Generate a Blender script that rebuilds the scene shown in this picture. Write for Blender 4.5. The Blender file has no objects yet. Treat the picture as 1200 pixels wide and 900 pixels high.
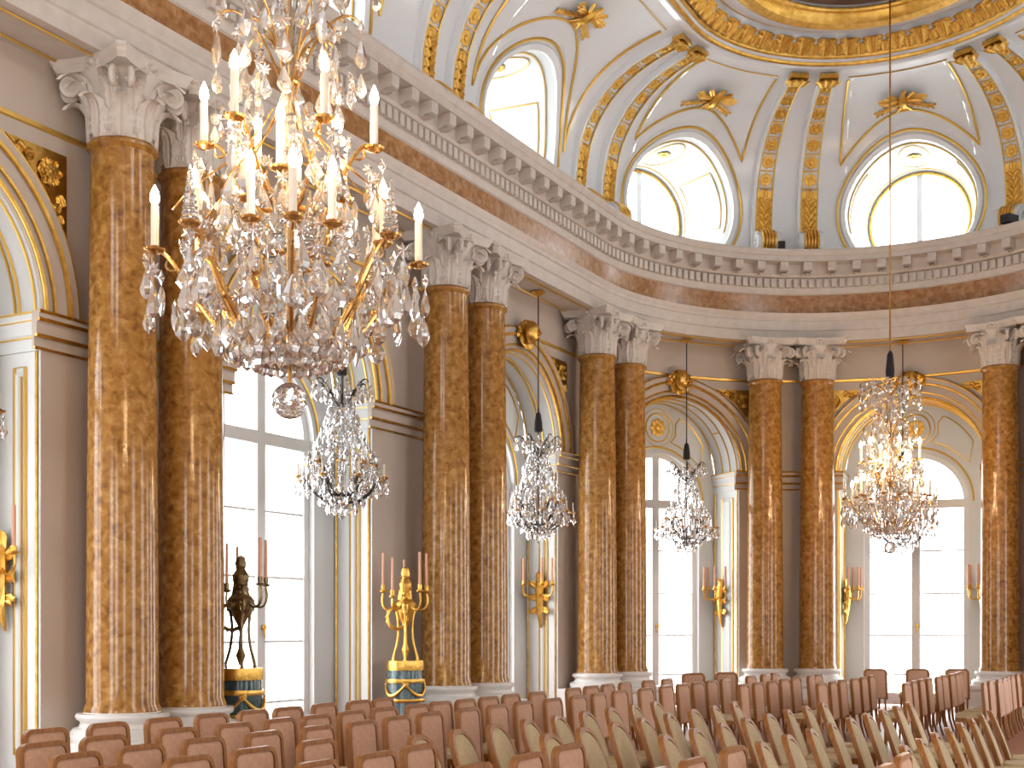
import bpy, math, random
from mathutils import Vector, Matrix
random.seed(7)
PI = math.pi
sc = bpy.context.scene
COL = sc.collection
H = 1.8                                    # eye height above the floor

# ------------------------------------------------------------------ camera, sky, exposure
cam_d = bpy.data.cameras.new('camera'); cam = bpy.data.objects.new('camera', cam_d); COL.objects.link(cam)
cam.location = (0, 0, H); cam.rotation_euler = (PI/2, 0, 0)
cam_d.sensor_width = 36; cam_d.lens = 36*1470/1200; cam_d.shift_y = 281/1200
cam_d.clip_start = 0.05; cam_d.clip_end = 200
sc.camera = cam
world = bpy.data.worlds.new('sky'); sc.world = world; world.use_nodes = True
bg = world.node_tree.nodes['Background']
bg.inputs[0].default_value = (0.97, 0.985, 1.0, 1); bg.inputs[1].default_value = 7.0
sc.view_settings.view_transform = 'Standard'; sc.view_settings.look = 'None'
sc.view_settings.gamma = 1; sc.view_settings.use_curve_mapping = False
sc.view_settings.exposure = 0.17
sc.cycles.max_bounces = 10; sc.cycles.diffuse_bounces = 8; sc.cycles.glossy_bounces = 4
sc.cycles.transmission_bounces = 8; sc.cycles.transparent_max_bounces = 12
sc.cycles.caustics_reflective = False; sc.cycles.caustics_refractive = False
sc.cycles.sample_clamp_indirect = 6

# ------------------------------------------------------------------ plan of the hall: straight left side, round far end
A0 = 0.50278759
D0 = Vector((math.sin(A0), math.cos(A0))); N0 = Vector((-math.cos(A0), math.sin(A0)))
CN, X0, R = 10.0901, 21.4665, 5.1653
TP = N0*CN + D0*X0; CC = TP - N0*R
WO = 0.55                                   # wall face behind the column axis
SARC = PI*R

def path(s):
    if s < 0: return TP + D0*s, N0, D0
    if s > SARC: return CC - N0*R - D0*(s-SARC), -N0, -D0
    a = s/R; d = N0*math.cos(a) + D0*math.sin(a)
    return CC + d*R, d, D0*math.cos(a) - N0*math.sin(a)
def W(s, d, z):
    p, n, t = path(s); q = p - n*d
    return Vector((q.x, q.y, z+H))
def ND(n, d, z=0.0):
    q = N0*n + D0*d; return Vector((q.x, q.y, z))
class Local:                                # straight frame at one bay
    def __init__(self, s): self.s = s; self.o, self.n, self.t = path(s)
    def __call__(self, u, dep, z):
        q = self.o + self.t*u + self.n*dep; return Vector((q.x, q.y, z+H))
    def su(self, u, d=-WO):
        if 0.2 < self.s < SARC-0.2: return self.s + R*math.asin(max(-1, min(1, u/(R-d))))
        return self.s + u
def lin(a, b, n): return [a+(b-a)*i/n for i in range(n+1)]
def srange(a, b, step=0.2, line=1.5):
    out = [a]; s = a
    while s < b-1e-6:
        st = step if -0.3 < s < SARC+0.01 else line
        if s < -0.3 and s+st > -0.3: st = max(-0.3-s, 0.05)
        s = min(s+st, b); out.append(s)
    return out

# ------------------------------------------------------------------ materials
def mat(name, col, rough=0.5, metal=0.0, spec=0.5, coat=0.0):
    m = bpy.data.materials.new(name); m.use_nodes = True
    b = m.node_tree.nodes['Principled BSDF']
    b.inputs['Base Color'].default_value = (*col, 1); b.inputs['Roughness'].default_value = rough
    b.inputs['Metallic'].default_value = metal; b.inputs['Specular IOR Level'].default_value = spec
    b.inputs['Coat Weight'].default_value = coat; b.inputs['Coat Roughness'].default_value = 0.05
    return m
def noisy(m, cols, scale, detail=6, dist=0.0, bump=0.0, bscale=None, coords='Object', pos=None, stretch=None):
    nt = m.node_tree; N = nt.nodes; L = nt.links; b = N['Principled BSDF']
    tc = N.new('ShaderNodeTexCoord'); mp = N.new('ShaderNodeMapping')
    if stretch: mp.inputs['Scale'].default_value = stretch
    L.new(tc.outputs[coords], mp.inputs[0])
    n = N.new('ShaderNodeTexNoise'); n.inputs['Scale'].default_value = scale; n.inputs['Detail'].default_value = detail
    n.inputs['Distortion'].default_value = dist; L.new(mp.outputs[0], n.inputs['Vector'])
    r = N.new('ShaderNodeValToRGB'); e = r.color_ramp.elements
    pos = pos or lin(0.32, 0.68, len(cols)-1)
    while len(e) < len(cols): e.new(0.5)
    for i, c in enumerate(cols): e[i].position = pos[i]; e[i].color = (*c, 1)
    L.new(n.outputs['Fac'], r.inputs[0]); L.new(r.outputs[0], b.inputs['Base Color'])
    if bump:
        n2 = N.new('ShaderNodeTexNoise'); n2.inputs['Scale'].default_value = bscale or scale*3; n2.inputs['Detail'].default_value = 3
        L.new(mp.outputs[0], n2.inputs['Vector'])
        bp = N.new('ShaderNodeBump'); bp.inputs['Strength'].default_value = bump; bp.inputs['Distance'].default_value = 0.02
        L.new(n2.outputs['Fac'], bp.inputs['Height']); L.new(bp.outputs[0], b.inputs['Normal'])
    return m
M = {}
M['marble'] = noisy(mat('yellow_marble', (.5, .3, .1), .13, spec=.5), [(.20, .085, .016), (.33, .15, .03), (.40, .195, .044), (.52, .29, .09)], 11.0, 10, .5)
M['frieze'] = noisy(mat('orange_marble', (.5, .3, .1), .2), [(.27, .12, .045), (.38, .19, .075), (.50, .29, .14)], 9.0, 9, .5)
M['wall'] = noisy(mat('beige_plaster', (.5, .4, .3), .55), [(.53, .455, .385), (.57, .495, .425)], 1.5)
M['stone'] = noisy(mat('white_stucco', (.7, .7, .7), .45), [(.59, .535, .48), (.66, .605, .55)], 6.0)
M['base'] = noisy(mat('white_marble_base', (.7, .7, .7), .3), [(.68, .67, .65), (.78, .77, .75)], 3.0)
M['cove'] = mat('white_gloss_stucco', (.83, .85, .87), .18)
M['reveal'] = mat('white_reveal', (.71, .74, .74), .4)
M['gold'] = noisy(mat('gilding', (.8, .5, .12), .30, 1.0), [(.66, .37, .06), (.88, .57, .16)], 9.0, 4, 0, .25, 60)
M['goldline'] = mat('gilt_line', (.80, .52, .13), .35, .85)
M['bronze'] = noisy(mat('patinated_bronze', (.3, .2, .1), .35, 1.0), [(.13, .10, .06), (.34, .24, .11)], 12.0)
M['brass'] = mat('chandelier_brass', (.62, .36, .12), .25, 1.0)
M['darkmetal'] = mat('dark_metal', (.05, .045, .04), .4, .8)
M['wood'] = noisy(mat('varnished_wood', (.4, .2, .06), .4, spec=.3), [(.21, .075, .018), (.36, .15, .038)], 5.0, 5, 0, stretch=(8, 8, 1))
M['pink'] = noisy(mat('pink_fabric', (.5, .3, .2), .8), [(.47, .265, .165), (.55, .32, .21)], 30.0)
M['cream'] = noisy(mat('cream_fabric', (.5, .4, .2), .85), [(.46, .345, .19), (.53, .41, .24)], 30.0)
M['floor'] = noisy(mat('parquet', (.3, .15, .06), .38, spec=.3), [(.25, .105, .06), (.35, .16, .10)], 3.0, 6, 0, stretch=(1, 9, 1))
M['candle'] = mat('ivory_candle', (.80, .70, .58), .45)
M['pinkcandle'] = mat('rose_candle', (.72, .38, .24), .45)
M['frame'] = mat('window_paint', (.76, .77, .76), .4)
M['green'] = noisy(mat('dark_green_marble', (.05, .1, .1), .18), [(.02, .045, .05), (.06, .11, .12)], 9.0)
M['blue'] = noisy(mat('blue_green_marble', (.1, .18, .2), .18), [(.05, .10, .12), (.14, .22, .24)], 9.0)
M['black'] = mat('black_cloth', (.012, .012, .016), .7)
M['painting'] = noisy(mat('ceiling_painting', (.2, .1, .05), .6), [(.10, .05, .03), (.24, .12, .07), (.35, .25, .18)], .5, 8, 1.0)
# crystal, panes and lit bulbs
m = mat('crystal', (1, 1, 1), .0); b = m.node_tree.nodes['Principled BSDF']
b.inputs['Transmission Weight'].default_value = .88; b.inputs['IOR'].default_value = 1.5; M['crystal'] = m
m = bpy.data.materials.new('window_glass'); m.use_nodes = True; nt = m.node_tree; nt.nodes.clear()
o = nt.nodes.new('ShaderNodeOutputMaterial'); mx = nt.nodes.new('ShaderNodeMixShader'); tr = nt.nodes.new('ShaderNodeBsdfTransparent')
gl = nt.nodes.new('ShaderNodeBsdfGlossy'); gl.inputs['Roughness'].default_value = .02; mx.inputs[0].default_value = .06
nt.links.new(tr.outputs[0], mx.inputs[1]); nt.links.new(gl.outputs[0], mx.inputs[2]); nt.links.new(mx.outputs[0], o.inputs[0]); M['pane'] = m
m = bpy.data.materials.new('lit_bulb'); m.use_nodes = True; nt = m.node_tree; nt.nodes.clear()
o = nt.nodes.new('ShaderNodeOutputMaterial'); e = nt.nodes.new('ShaderNodeEmission'); e.inputs[0].default_value = (1, .66, .36, 1); e.inputs[1].default_value = 200
nt.links.new(e.outputs[0], o.inputs[0]); M['flame'] = m

# ------------------------------------------------------------------ mesh builder
class MB:
    def __init__(s): s.v = []; s.f = []
    def add(s, vs, fs):
        k = len(s.v); s.v += [tuple(v) for v in vs]; s.f += [tuple(i+k for i in f) for f in fs]; return s
    def grid(s, rows, close_u=False, close_v=False):
        k = len(s.v); n = len(rows); m_ = len(rows[0])
        for r in rows: s.v += [tuple(p) for p in r]
        for i in range(n if close_v else n-1):
            for j in range(m_ if close_u else m_-1):
                i2 = (i+1) % n; j2 = (j+1) % m_
                s.f.append((k+i*m_+j, k+i*m_+j2, k+i2*m_+j2, k+i2*m_+j))
        return s
    def fan(s, ring):
        k = len(s.v); s.v += [tuple(p) for p in ring]; s.f.append(tuple(range(k, k+len(ring)))); return s
    def lathe(s, prof, n=16, c=(0, 0, 0), cap=True):
        rows = [[(c[0]+r*math.cos(2*PI*j/n), c[1]+r*math.sin(2*PI*j/n), c[2]+z) for j in range(n)] for r, z in prof]
        s.grid(rows, close_u=True)
        if cap:
            if prof[0][0] > 1e-4: s.fan(rows[0][::-1])
            if prof[-1][0] > 1e-4: s.fan(rows[-1])
        return s
    def tube(s, pts, r, n=5, closed=False, cap=True):
        pts = [Vector(p) for p in pts]; m_ = len(pts); rows = []; prev = None
        for i, p in enumerate(pts):
            a = pts[(i-1) % m_] if (closed or i > 0) else p; b_ = pts[(i+1) % m_] if (closed or i < m_-1) else p
            t = (b_-a); t = t.normalized() if t.length > 1e-9 else Vector((0, 0, 1))
            if prev is None:
                up = Vector((0, 0, 1)) if abs(t.z) < .9 else Vector((1, 0, 0)); x = t.cross(up).normalized()
            else:
                x = prev - t*prev.dot(t); x = x.normalized() if x.length > 1e-6 else t.orthogonal().normalized()
            prev = x; y = t.cross(x); rr = r[i] if isinstance(r, (list, tuple)) else r
            rows.append([p + x*rr*math.cos(2*PI*j/n) + y*rr*math.sin(2*PI*j/n) for j in range(n)])
        s.grid(rows, close_u=True, close_v=closed)
        if cap and not closed: s.fan(rows[0][::-1]); s.fan(rows[-1])
        return s
    def box(s, c, d, mtx=None):
        c = Vector(c); vs = []
        for z in (-.5, .5):
            for x, y in ((-.5, -.5), (.5, -.5), (.5, .5), (-.5, .5)): vs.append(Vector((x*d[0], y*d[1], z*d[2])) + c)
        if mtx: vs = [mtx @ v for v in vs]
        return s.add(vs, [(3, 2, 1, 0), (4, 5, 6, 7), (0, 1, 5, 4), (1, 2, 6, 5), (2, 3, 7, 6), (3, 0, 4, 7)])
    def merge(s, o, mtx=None):
        return s.add([mtx @ Vector(v) for v in o.v] if mtx else o.v, o.f)
    def mesh(s, name, m, ang=35, smooth=True):
        me = bpy.data.meshes.new(name); me.from_pydata(s.v, [], s.f); me.materials.append(m)
        if smooth and len(me.polygons):
            me.polygons.foreach_set('use_smooth', [True]*len(me.polygons)); me.set_sharp_from_angle(angle=math.radians(ang))
        me.validate(); me.update(); return me
    def build(s, name, m, parent=None, ang=35, smooth=True, loc=None, rz=0):
        return put(s.mesh(name, m, ang, smooth), name, parent, loc, rz)
def put(me, name, parent=None, loc=None, rz=0, mtx=None):
    o = bpy.data.objects.new(name, me); COL.objects.link(o)
    if parent is not None: o.parent = parent
    if loc is not None: o.location = loc
    if rz: o.rotation_euler = (0, 0, rz)
    if mtx is not None: o.matrix_local = mtx
    return o
def empty(name, loc=(0, 0, 0), rz=0):
    o = put(None, name, None, loc, rz); o.empty_display_size = .2; return o
def tag(o, label=None, cat=None, group=None, kind=None):
    if label: o['label'] = label
    if cat: o['category'] = cat
    if group: o['group'] = group
    if kind: o['kind'] = kind
    return o
def copy_tree(o, parent=None):
    c = o.copy(); COL.objects.link(c)
    if parent is not None: c.parent = parent
    for ch in KIDS.get(o.name, None) or list(o.children): copy_tree(ch, c)
    return c
KIDS = {}
def frame(pos, nrm, up=Vector((0, 0, 1)), scale=1.0):
    """matrix whose local +Z is nrm and local +Y is close to up"""
    z = Vector(nrm).normalized(); x = Vector(up).cross(z); x = x.normalized() if x.length > 1e-5 else z.orthogonal().normalized(); y = z.cross(x)
    m_ = Matrix((x, y, z)).transposed().to_4x4(); m_.translation = Vector(pos)
    return m_ @ Matrix.Scale(scale, 4)
def sweep(prof, ss): return [[W(s, d, z) for d, z in prof] for s in ss]

# ------------------------------------------------------------------ ornament meshes
def rosette_mb(petals=8, r=1.0, h=.45, n=48):
    b = MB(); rows = []
    for q, hh in ((1.0, 0), (.97, .16), (.75, .30), (.5, .18), (.38, .14), (.34, .36), (.2, .5), (0.001, .52)):
        rows.append([(r*q*(1-.17*(q > .45)*(1-abs(math.cos(petals*t/2))))*math.cos(t), r*q*(1-.17*(q > .45)*(1-abs(math.cos(petals*t/2))))*math.sin(t),
                      hh*h*(1 - .35*(q > .45)*(1-abs(math.cos(petals*t/2))))) for t in [2*PI*j/n for j in range(n)]])
    return b.grid(rows, close_u=True)
def leaf_mb(L=1.0, Wd=.5, curl=.3, lobes=5, n=14, thick=.03, rise=0.0):
    """lobed leaf lying along +Y, face +Z, tip curling towards +Z"""
    b = MB(); top = []
    for i in range(n+1):
        t = i/n; w = Wd*.5*(math.sin(PI*min(1, t*.86+.14)))**.7*(.78+.22*abs(math.sin(PI*lobes*t)))
        if t > .97: w *= .4
        y = L*t; z = rise*L*t
        if t > .62:
            a = (t-.62)/.38*2.6*min(1, curl*2.5); rr = L*.2*curl*1.6
            if curl > .01: y = L*.62 + rr*math.sin(a) + .05*L*(t-.62); z = rise*L*.62 + rr*(1-math.cos(a))
        top.append([(-w, y, z-.04*Wd), (-w*.5, y, z+.10*Wd), (-w*.12, y, z+.03*Wd), (0, y, z+.09*Wd), (w*.12, y, z+.03*Wd), (w*.5, y, z+.10*Wd), (w, y, z-.04*Wd)])
    return b.grid(top)
ME = {}
ME['rosette'] = rosette_mb(6, 1, .5, 36).mesh('rosette', M['gold'])
ME['rosette8'] = rosette_mb(8, 1, .5, 48).mesh('rosette', M['gold'])
ME['crown_leaf'] = leaf_mb(1, .95, .28, 4).mesh('leaf', M['gold'])
def trophy_mb():
    b = MB()
    for sx in (-1, 1):
        for k, (a, l, w) in enumerate(((1.05, .50, .13), (1.25, .56, .13), (1.45, .50, .12), (1.7, .40, .11), (.75, .36, .11))):     # wings
            b.merge(leaf_mb(l, w, .12, 5, 10), Matrix.Translation((sx*.07, .03*k-.06, .04+.014*k)) @ Matrix.Rotation(-sx*a, 4, 'Z') @ Matrix.Rotation(.12, 4, 'X'))
        for k in range(5):                                                        # laurel twigs below
            x, y = sx*(.10+.085*k), -.12-.035*k
            for q in (-.5, .6): b.merge(leaf_mb(.15, .06, .2, 3, 6), Matrix.Translation((x, y, .03)) @ Matrix.Rotation(-sx*(1.9+q), 4, 'Z'))
        b.tube([(0, -.1, .03), (sx*.2, -.17, .04), (sx*.46, -.27, .03)], .012, 5)
        b.tube([(sx*.02, -.12, .06), (sx*.10, -.22, .05), (sx*.13, -.27, .04)], [.035, .025, .02], 6)
    b.tube([(0, -.18, .05), (0, -.06, .10), (0, .08, .11), (.015, .17, .10), (.05, .23, .09), (.09, .23, .08)], [.03, .075, .08, .045, .04, .012], 8)
    for k in range(5): b.merge(leaf_mb(.2, .07, .2, 3, 6), Matrix.Translation((0, -.15, .03)) @ Matrix.Rotation(PI+(k-2)*.3, 4, 'Z'))
    return b
ME['trophy'] = trophy_mb().mesh('gilt_trophy', M['gold'])
def mask_mb():
    b = MB()
    for k in range(7): b.merge(leaf_mb(.34, .2, .3, 4, 8), Matrix.Translation((0, -.05, .02)) @ Matrix.Rotation((k-3)*.42, 4, 'Z'))
    for k in range(3): b.merge(leaf_mb(.38, .2, .25, 3, 8), Matrix.Translation((0, .05, .05)) @ Matrix.Rotation(PI+(k-1)*.5, 4, 'Z'))
    rows = [[(.13*math.sin(a)*math.cos(t), .02+.17*math.sin(a)*math.sin(t), .1+.14*math.cos(a)) for t in [2*PI*j/12 for j in range(12)]] for a in lin(.02, PI/2, 5)]
    b.grid(rows, close_u=True); b.tube([(0, .08, .22), (0, -.02, .26), (0, -.03, .22)], [.015, .03, .03], 6)
    return b
ME['mask'] = mask_mb().mesh('keystone_mask', M['gold'])

# ------------------------------------------------------------------ bay table
BOUNDS = [-25.5, -16.9, -11.22, -4.62, .795, 5.345, 10.11, 14.66, 20.1, 26.7, 33.2, 41.7]
CENT = [-20.4, -13.9, -7.95, -1.9, 3.07, 7.73, 12.39, 17.4, 23.4, 29.9, 37.3]
HW = [1.55, 1.55, 1.58, 1.58, 1.5, 1.5, 1.5, 1.5, 1.5, 1.5, 1.5]
RICH = {1, 2, 3, 4, 5, 6}  # right-hand bays are unseen; their plain windows are added to light the hall
ZS = 3.22; ZT = 5.9; DB = 1.22; FL = -H
def side(i): return 'left' if i < 4 else ('far' if i < 7 else 'right')
wall_mb = {k: MB() for k in ('left', 'far', 'right')}
def arch_z(u, hw, zs=ZS): return zs + math.sqrt(max(0, hw*hw-u*u))
def portal(pos, n2, w, h):
    l = bpy.data.lights.new('sky_portal', 'AREA'); l.shape = 'RECTANGLE'; l.size = w; l.size_y = h; l.cycles.is_portal = True
    o = bpy.data.objects.new('sky_portal', l); COL.objects.link(o)
    o.matrix_world = frame(pos, Vector((n2.x, n2.y, 0)))     # emits along -Z = into the hall

# floor and back wall
fl = MB(); c_ = [ND(-3, -4.2), ND(14, -4.2), ND(14, 31), ND(-3, 31)]
fl.add([(p.x, p.y, 0) for p in c_] + [(p.x, p.y, -.2) for p in c_], [(0, 1, 2, 3), (7, 6, 5, 4), (0, 4, 5, 1), (1, 5, 6, 2), (2, 6, 7, 3), (3, 7, 4, 0)])
tag(fl.build('floor', M['floor'], smooth=False), kind='structure')
bw = MB(); NS = [-3, 1.6, 4.2, 6.0, 8.6, 14]; ZR = [0, .1, 5.4, 8.6, 11.0, 14]
for i in range(len(NS)-1):
    for j in range(len(ZR)-1):
        if i % 2 == 1 and j in (1, 3): continue
        bw.add([ND(NS[i], -4.03, ZR[j]), ND(NS[i+1], -4.03, ZR[j]), ND(NS[i+1], -4.03, ZR[j+1]), ND(NS[i], -4.03, ZR[j+1])], [(0, 1, 2, 3)])
tag(bw.build('wall_back', M['wall'], smooth=False), kind='structure')
wn = 0
for i in (1, 3):  # unseen back-wall windows, added to bring more fill light into the hall
    for j in (1, 3):
        wn += 1; na, nb, za, zb_ = NS[i], NS[i+1], ZR[j], ZR[j+1]; f = MB()
        for n_ in (na+.04, nb-.04): f.tube([ND(n_, -4.06, za), ND(n_, -4.06, zb_)], .05, 4)
        for k in range(5): f.tube([ND(na, -4.06, za+(zb_-za)*k/4), ND(nb, -4.06, za+(zb_-za)*k/4)], .03, 4)
        w_ = tag(f.build('window_%d' % wn, M['frame'], smooth=False), kind='structure')
        MB().fan([ND(na, -4.06, za), ND(nb, -4.06, za), ND(nb, -4.06, zb_), ND(na, -4.06, zb_)]).build('pane', M['pane'], w_, smooth=False)
        portal(ND((na+nb)/2, -4.4, (za+zb_)/2), -D0, nb-na, zb_-za)

# plain wall faces
for i, sc_ in enumerate(CENT):
    L = Local(sc_); hw = HW[i]; b = wall_mb[side(i)]
    for a, e in ((BOUNDS[i], L.su(-hw)), (L.su(hw), BOUNDS[i+1])):
        b.grid([[W(s, -WO, FL), W(s, -WO, ZT)] for s in srange(a, e, .25, 2)])
    us = [-hw*math.cos(PI*k/24) for k in range(25)]
    b.grid([[W(L.su(u), -WO, arch_z(u, hw)), W(L.su(u), -WO, ZT)] for u in us])
WALL = {}
for k, b in wall_mb.items(): WALL[k] = tag(b.build('wall_'+k, M['wall']), kind='structure')
for nm, (a, e) in {'left': (-25.5, .795), 'far': (.795, 14.66)}.items():
    pass

# arch recesses, archivolts, gilding
def window(i, L, dep, ww, zs, zb):
    """arched french window: frame, glazing bars, panes, handle"""
    global wn; wn += 1
    zt = 2.57; fr = MB(); d0, d1 = dep, dep+.09
    def bar(u0, u1, z0, z1, da=d0, db=d1):
        ps = [L(u, d, z) for z in (z0, z1) for u, d in ((u0, da), (u1, da), (u1, db), (u0, db))]
        return ps, [(3, 2, 1, 0), (4, 5, 6, 7), (0, 1, 5, 4), (1, 2, 6, 5), (2, 3, 7, 6), (3, 0, 4, 7)]
    fr.add(*bar(-ww, -ww+.11, zb, zs)); fr.add(*bar(ww-.11, ww, zb, zs))
    fr.add(*bar(-ww, ww, zt-.09, zt+.09, d0-.04, d1)); fr.add(*bar(-ww, ww, zb, zb+.25))
    fr.add(*bar(-.085, .085, zb, zs+ww-.02, d0-.03, d1))
    rows = []
    for k in range(25):
        a = PI*k/24
        rows.append([L(r*math.cos(a), d, zs+r*math.sin(a)) for r, d in ((ww, d0), (ww-.11, d0), (ww-.11, d1), (ww, d1))])
    fr.grid(rows, close_u=True)
    root = tag(fr.build('window_%d' % wn, M['frame']), kind='structure')
    zz = [zb+.25] + [z for z in (-1.1, -.25, .65, 1.57) if z > zb+.3] + [zt-.09]
    for sx in (-1, 1):
        u0, u1 = sorted((sx*.085, sx*(ww-.11)))
        for k in range(len(zz)-1):
            pm = MB().add(*bar(u0, u1, zz[k], zz[k+1], d0+.04, d0+.05)); pm.build('pane', M['pane'], root, smooth=False)
            if k: MB().add(*bar(u0, u1, zz[k]-.016, zz[k]+.016, d0+.02, d0+.07)).build('glazing_bar', M['frame'], root, smooth=False)
        ring = [(sx*.085, zt+.09)]; ra = ww-.11
        a1 = math.asin(max(-1, min(1, (zt+.09-zs)/ra))) if zs < zt+.09 else 0
        pts = [(sx*ra*math.cos(a), zs+ra*math.sin(a)) for a in lin(a1, math.acos(.085/ra), 10)]
        ring += ([(sx*ra, zt+.09)] if zs > zt+.09 else []) + pts
        if sx < 0: ring = ring[::-1]
        pm = MB(); pm.fan([L(u, d0+.045, z) for u, z in ring]); pm.build('pane', M['pane'], root, smooth=False)
    h = MB(); h.lathe([(.0, -.02), (.04, -.015), (.045, .015), (.0, .02)], 10); h.box((0, -.06, .02), (.025, .16, .02))
    put(h.mesh('handle', M['gold']), 'handle', root, mtx=frame(L(.03, d0-.045, -.05), (-L.n.x, -L.n.y, 0)))
    portal(L(0, dep+.3, (zb+zs+ww)/2), L.n, 2*ww, zs+ww-zb)
    return root
def gline(pts, r, parent, name='gilt_moulding', closed=False, n=5, m_='goldline'):
    return MB().tube(pts, r, n, closed).build(name, M[m_], parent)
def recess(i):
    L = Local(CENT[i]); hw = HW[i]; par = WALL[side(i)]; rich = i in RICH
    ww = 1.08; wzs = 2.6; zb = FL+.05
    out = [(-hw, FL), (-hw, 0), (-hw, ZS)] + [(-hw*math.cos(PI*k/24), ZS+hw*math.sin(PI*k/24)) for k in range(1, 24)] + [(hw, ZS), (hw, 0), (hw, FL)]
    b = MB(); b.grid([[W(L.su(u), -WO, z), L(u, WO+.3, z), L(u, DB, z)] for u, z in out])
    # back wall of the recess with the window hole
    for sx in (-1, 1):
        us = lin(sx*hw, sx*ww, 4); b.grid([[L(u, DB, FL), L(u, DB, arch_z(u, hw))] for u in us])
    us = [-ww*math.cos(PI*k/20) for k in range(21)]
    b.grid([[L(u, DB, arch_z(u, ww, wzs)), L(u, DB, arch_z(u, hw))] for u in us])
    hole = [(-ww, FL), (-ww, wzs)] + [(-ww*math.cos(PI*k/20), wzs+ww*math.sin(PI*k/20)) for k in range(1, 20)] + [(ww, wzs), (ww, FL)]
    b.grid([[L(u, DB, z), L(u, DB+.22, z)] for u, z in hole])
    rc = b.build('arch_recess', M['reveal'], par)
    window(i, L, DB+.1, ww, wzs, zb)
    if not rich: return
    # archivolt band with gilded ropes
    rows = []
    for k in range(33):
        a = PI*k/32
        rows.append([W(L.su(-r*math.cos(a)), -WO+d, ZS+r*math.sin(a)) for r, d in ((hw, 0), (hw, .05), (hw+.12, .05), (hw+.14, .08), (hw+.30, .08), (hw+.32, .11), (hw+.42, .11), (hw+.44, 0))])
    av = MB().grid(rows).build('archivolt', M['wall'], par)
    for r, d, rr in ((hw+.03, .055, .028), (hw+.13, .075, .022), (hw+.31, .105, .03), (hw+.43, .09, .022)):
        gline([W(L.su(-r*math.cos(PI*k/32)), -WO+d, ZS+r*math.sin(PI*k/32)) for k in range(33)], rr, av, 'gilt_rope', m_='gold')
    # keystone mask
    put(ME['mask'], 'keystone_mask', par, mtx=frame(W(L.su(0), -WO+.12, ZS+hw+.32), (-L.n.x, -L.n.y, 0), scale=1.25))
    # spandrel reliefs: gilded triangular panel between archivolt and border
    for sx in (-1, 1):
        r0 = hw+.52; b = MB(); ux = hw+.32; zt = ZS+1.76
        u_a = math.sqrt(r0*r0-1.76**2); cols = []
        for k in range(11):
            u = u_a + (ux-u_a)*k/10; zl = ZS + math.sqrt(max(0, r0*r0-u*u))
            cols.append([W(L.su(sx*u), -WO+d, z) for z, d in ((zl, 0), (zl, .03), (zt, .03), (zt, 0))])
        b.grid(cols)
        sp = b.build('spandrel_relief', M['gold'], par)
        cu, cz = ux-.24, zt-.24; n3 = (-L.n.x, -L.n.y, 0)
        for k in range(7):
            put(ME['crown_leaf'], 'leaf', sp, mtx=frame(W(L.su(sx*cu), -WO+.04, cz), n3, scale=.20) @ Matrix.Rotation(2*PI*k/7+.3, 4, 'Z'))
        put(ME['rosette8'], 'rosette', sp, mtx=frame(W(L.su(sx*cu), -WO+.07, cz), n3, scale=.08))
        for k in range(4):
            t = k/3
            put(ME['crown_leaf'], 'leaf', sp, mtx=frame(W(L.su(sx*(ux-.10)), -WO+.035, cz-.20-.32*t), n3, scale=.17-.06*t) @ Matrix.Rotation(PI+.45*(-1)**k, 4, 'Z'))
            put(ME['crown_leaf'], 'leaf', sp, mtx=frame(W(L.su(sx*(cu-.20-.32*t)), -WO+.035, zt-.10), n3, scale=.17-.06*t) @ Matrix.Rotation(sx*PI/2+.4*(-1)**k, 4, 'Z'))
    # impost mouldings on the wall strips and into the jamb
    for sx in (-1, 1):
        e = BOUNDS[i] if sx < 0 else BOUNDS[i+1]; s0, s1 = sorted((e, L.su(sx*(hw-.11))))
        prof = [(-WO, 2.86), (-WO+.03, 2.86), (-WO+.03, 2.98), (-WO+.07, 3.02), (-WO+.07, 3.12), (-WO+.11, 3.18), (-WO+.11, 3.25), (-WO, 3.25)]
        g = sweep(prof, srange(s0, s1, .25, 1)); im = MB().grid(g); im.fan(g[0]); im.fan(g[-1][::-1]); im = im.build('impost_moulding', M['wall'], par, ang=20)
        for d, z, rr in ((.06, 3.0, .022), (.10, 3.16, .022), (.115, 3.24, .018), (.035, 2.87, .015)):
            gline([W(s, -WO+d, z) for s in srange(s0, s1, .25, 1)], rr, im, 'gilt_rope', m_='gold')
        jm = MB(); jp = [(0, 2.86), (.03, 2.86), (.03, 2.98), (.07, 3.02), (.07, 3.12), (.1, 3.18), (.1, 3.25), (0, 3.25)]
        dd = (L(sx*hw, 0, 0) - W(L.su(sx*hw), -WO, 0)).to_2d().length
        d_f = dd if dd > .1 else WO
        g = [[L(sx*(hw-q), dep, z) for q, z in jp] for dep in (d_f-.02, DB)]; jm.grid(g); jm.fan(g[0])
        jo = jm.build('jamb_moulding', M['reveal'], rc, ang=20)
        for q, z in ((.04, 3.0), (.08, 3.16), (.1, 3.24)): gline([L(sx*(hw-q), dep, z) for dep in (d_f, DB)], .015, rc)
        # jamb panels: nested gilded frames and edge beads
        for ins, rr in ((.22, .020), (.36, .012)):
            a, c2, z0, z1 = d_f+ins, DB-.12-ins*.75, FL+.28+ins*.6, 2.86-ins*.7
            gline([L(sx*(hw-.008), p, z) for p, z in ((a, z0), (c2, z0), (c2, z1), (a, z1))], rr, rc, closed=True, n=4)
        pb = MB(); a, c2, z0, z1 = d_f+.29, DB-.28, FL+.45, 2.66
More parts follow.
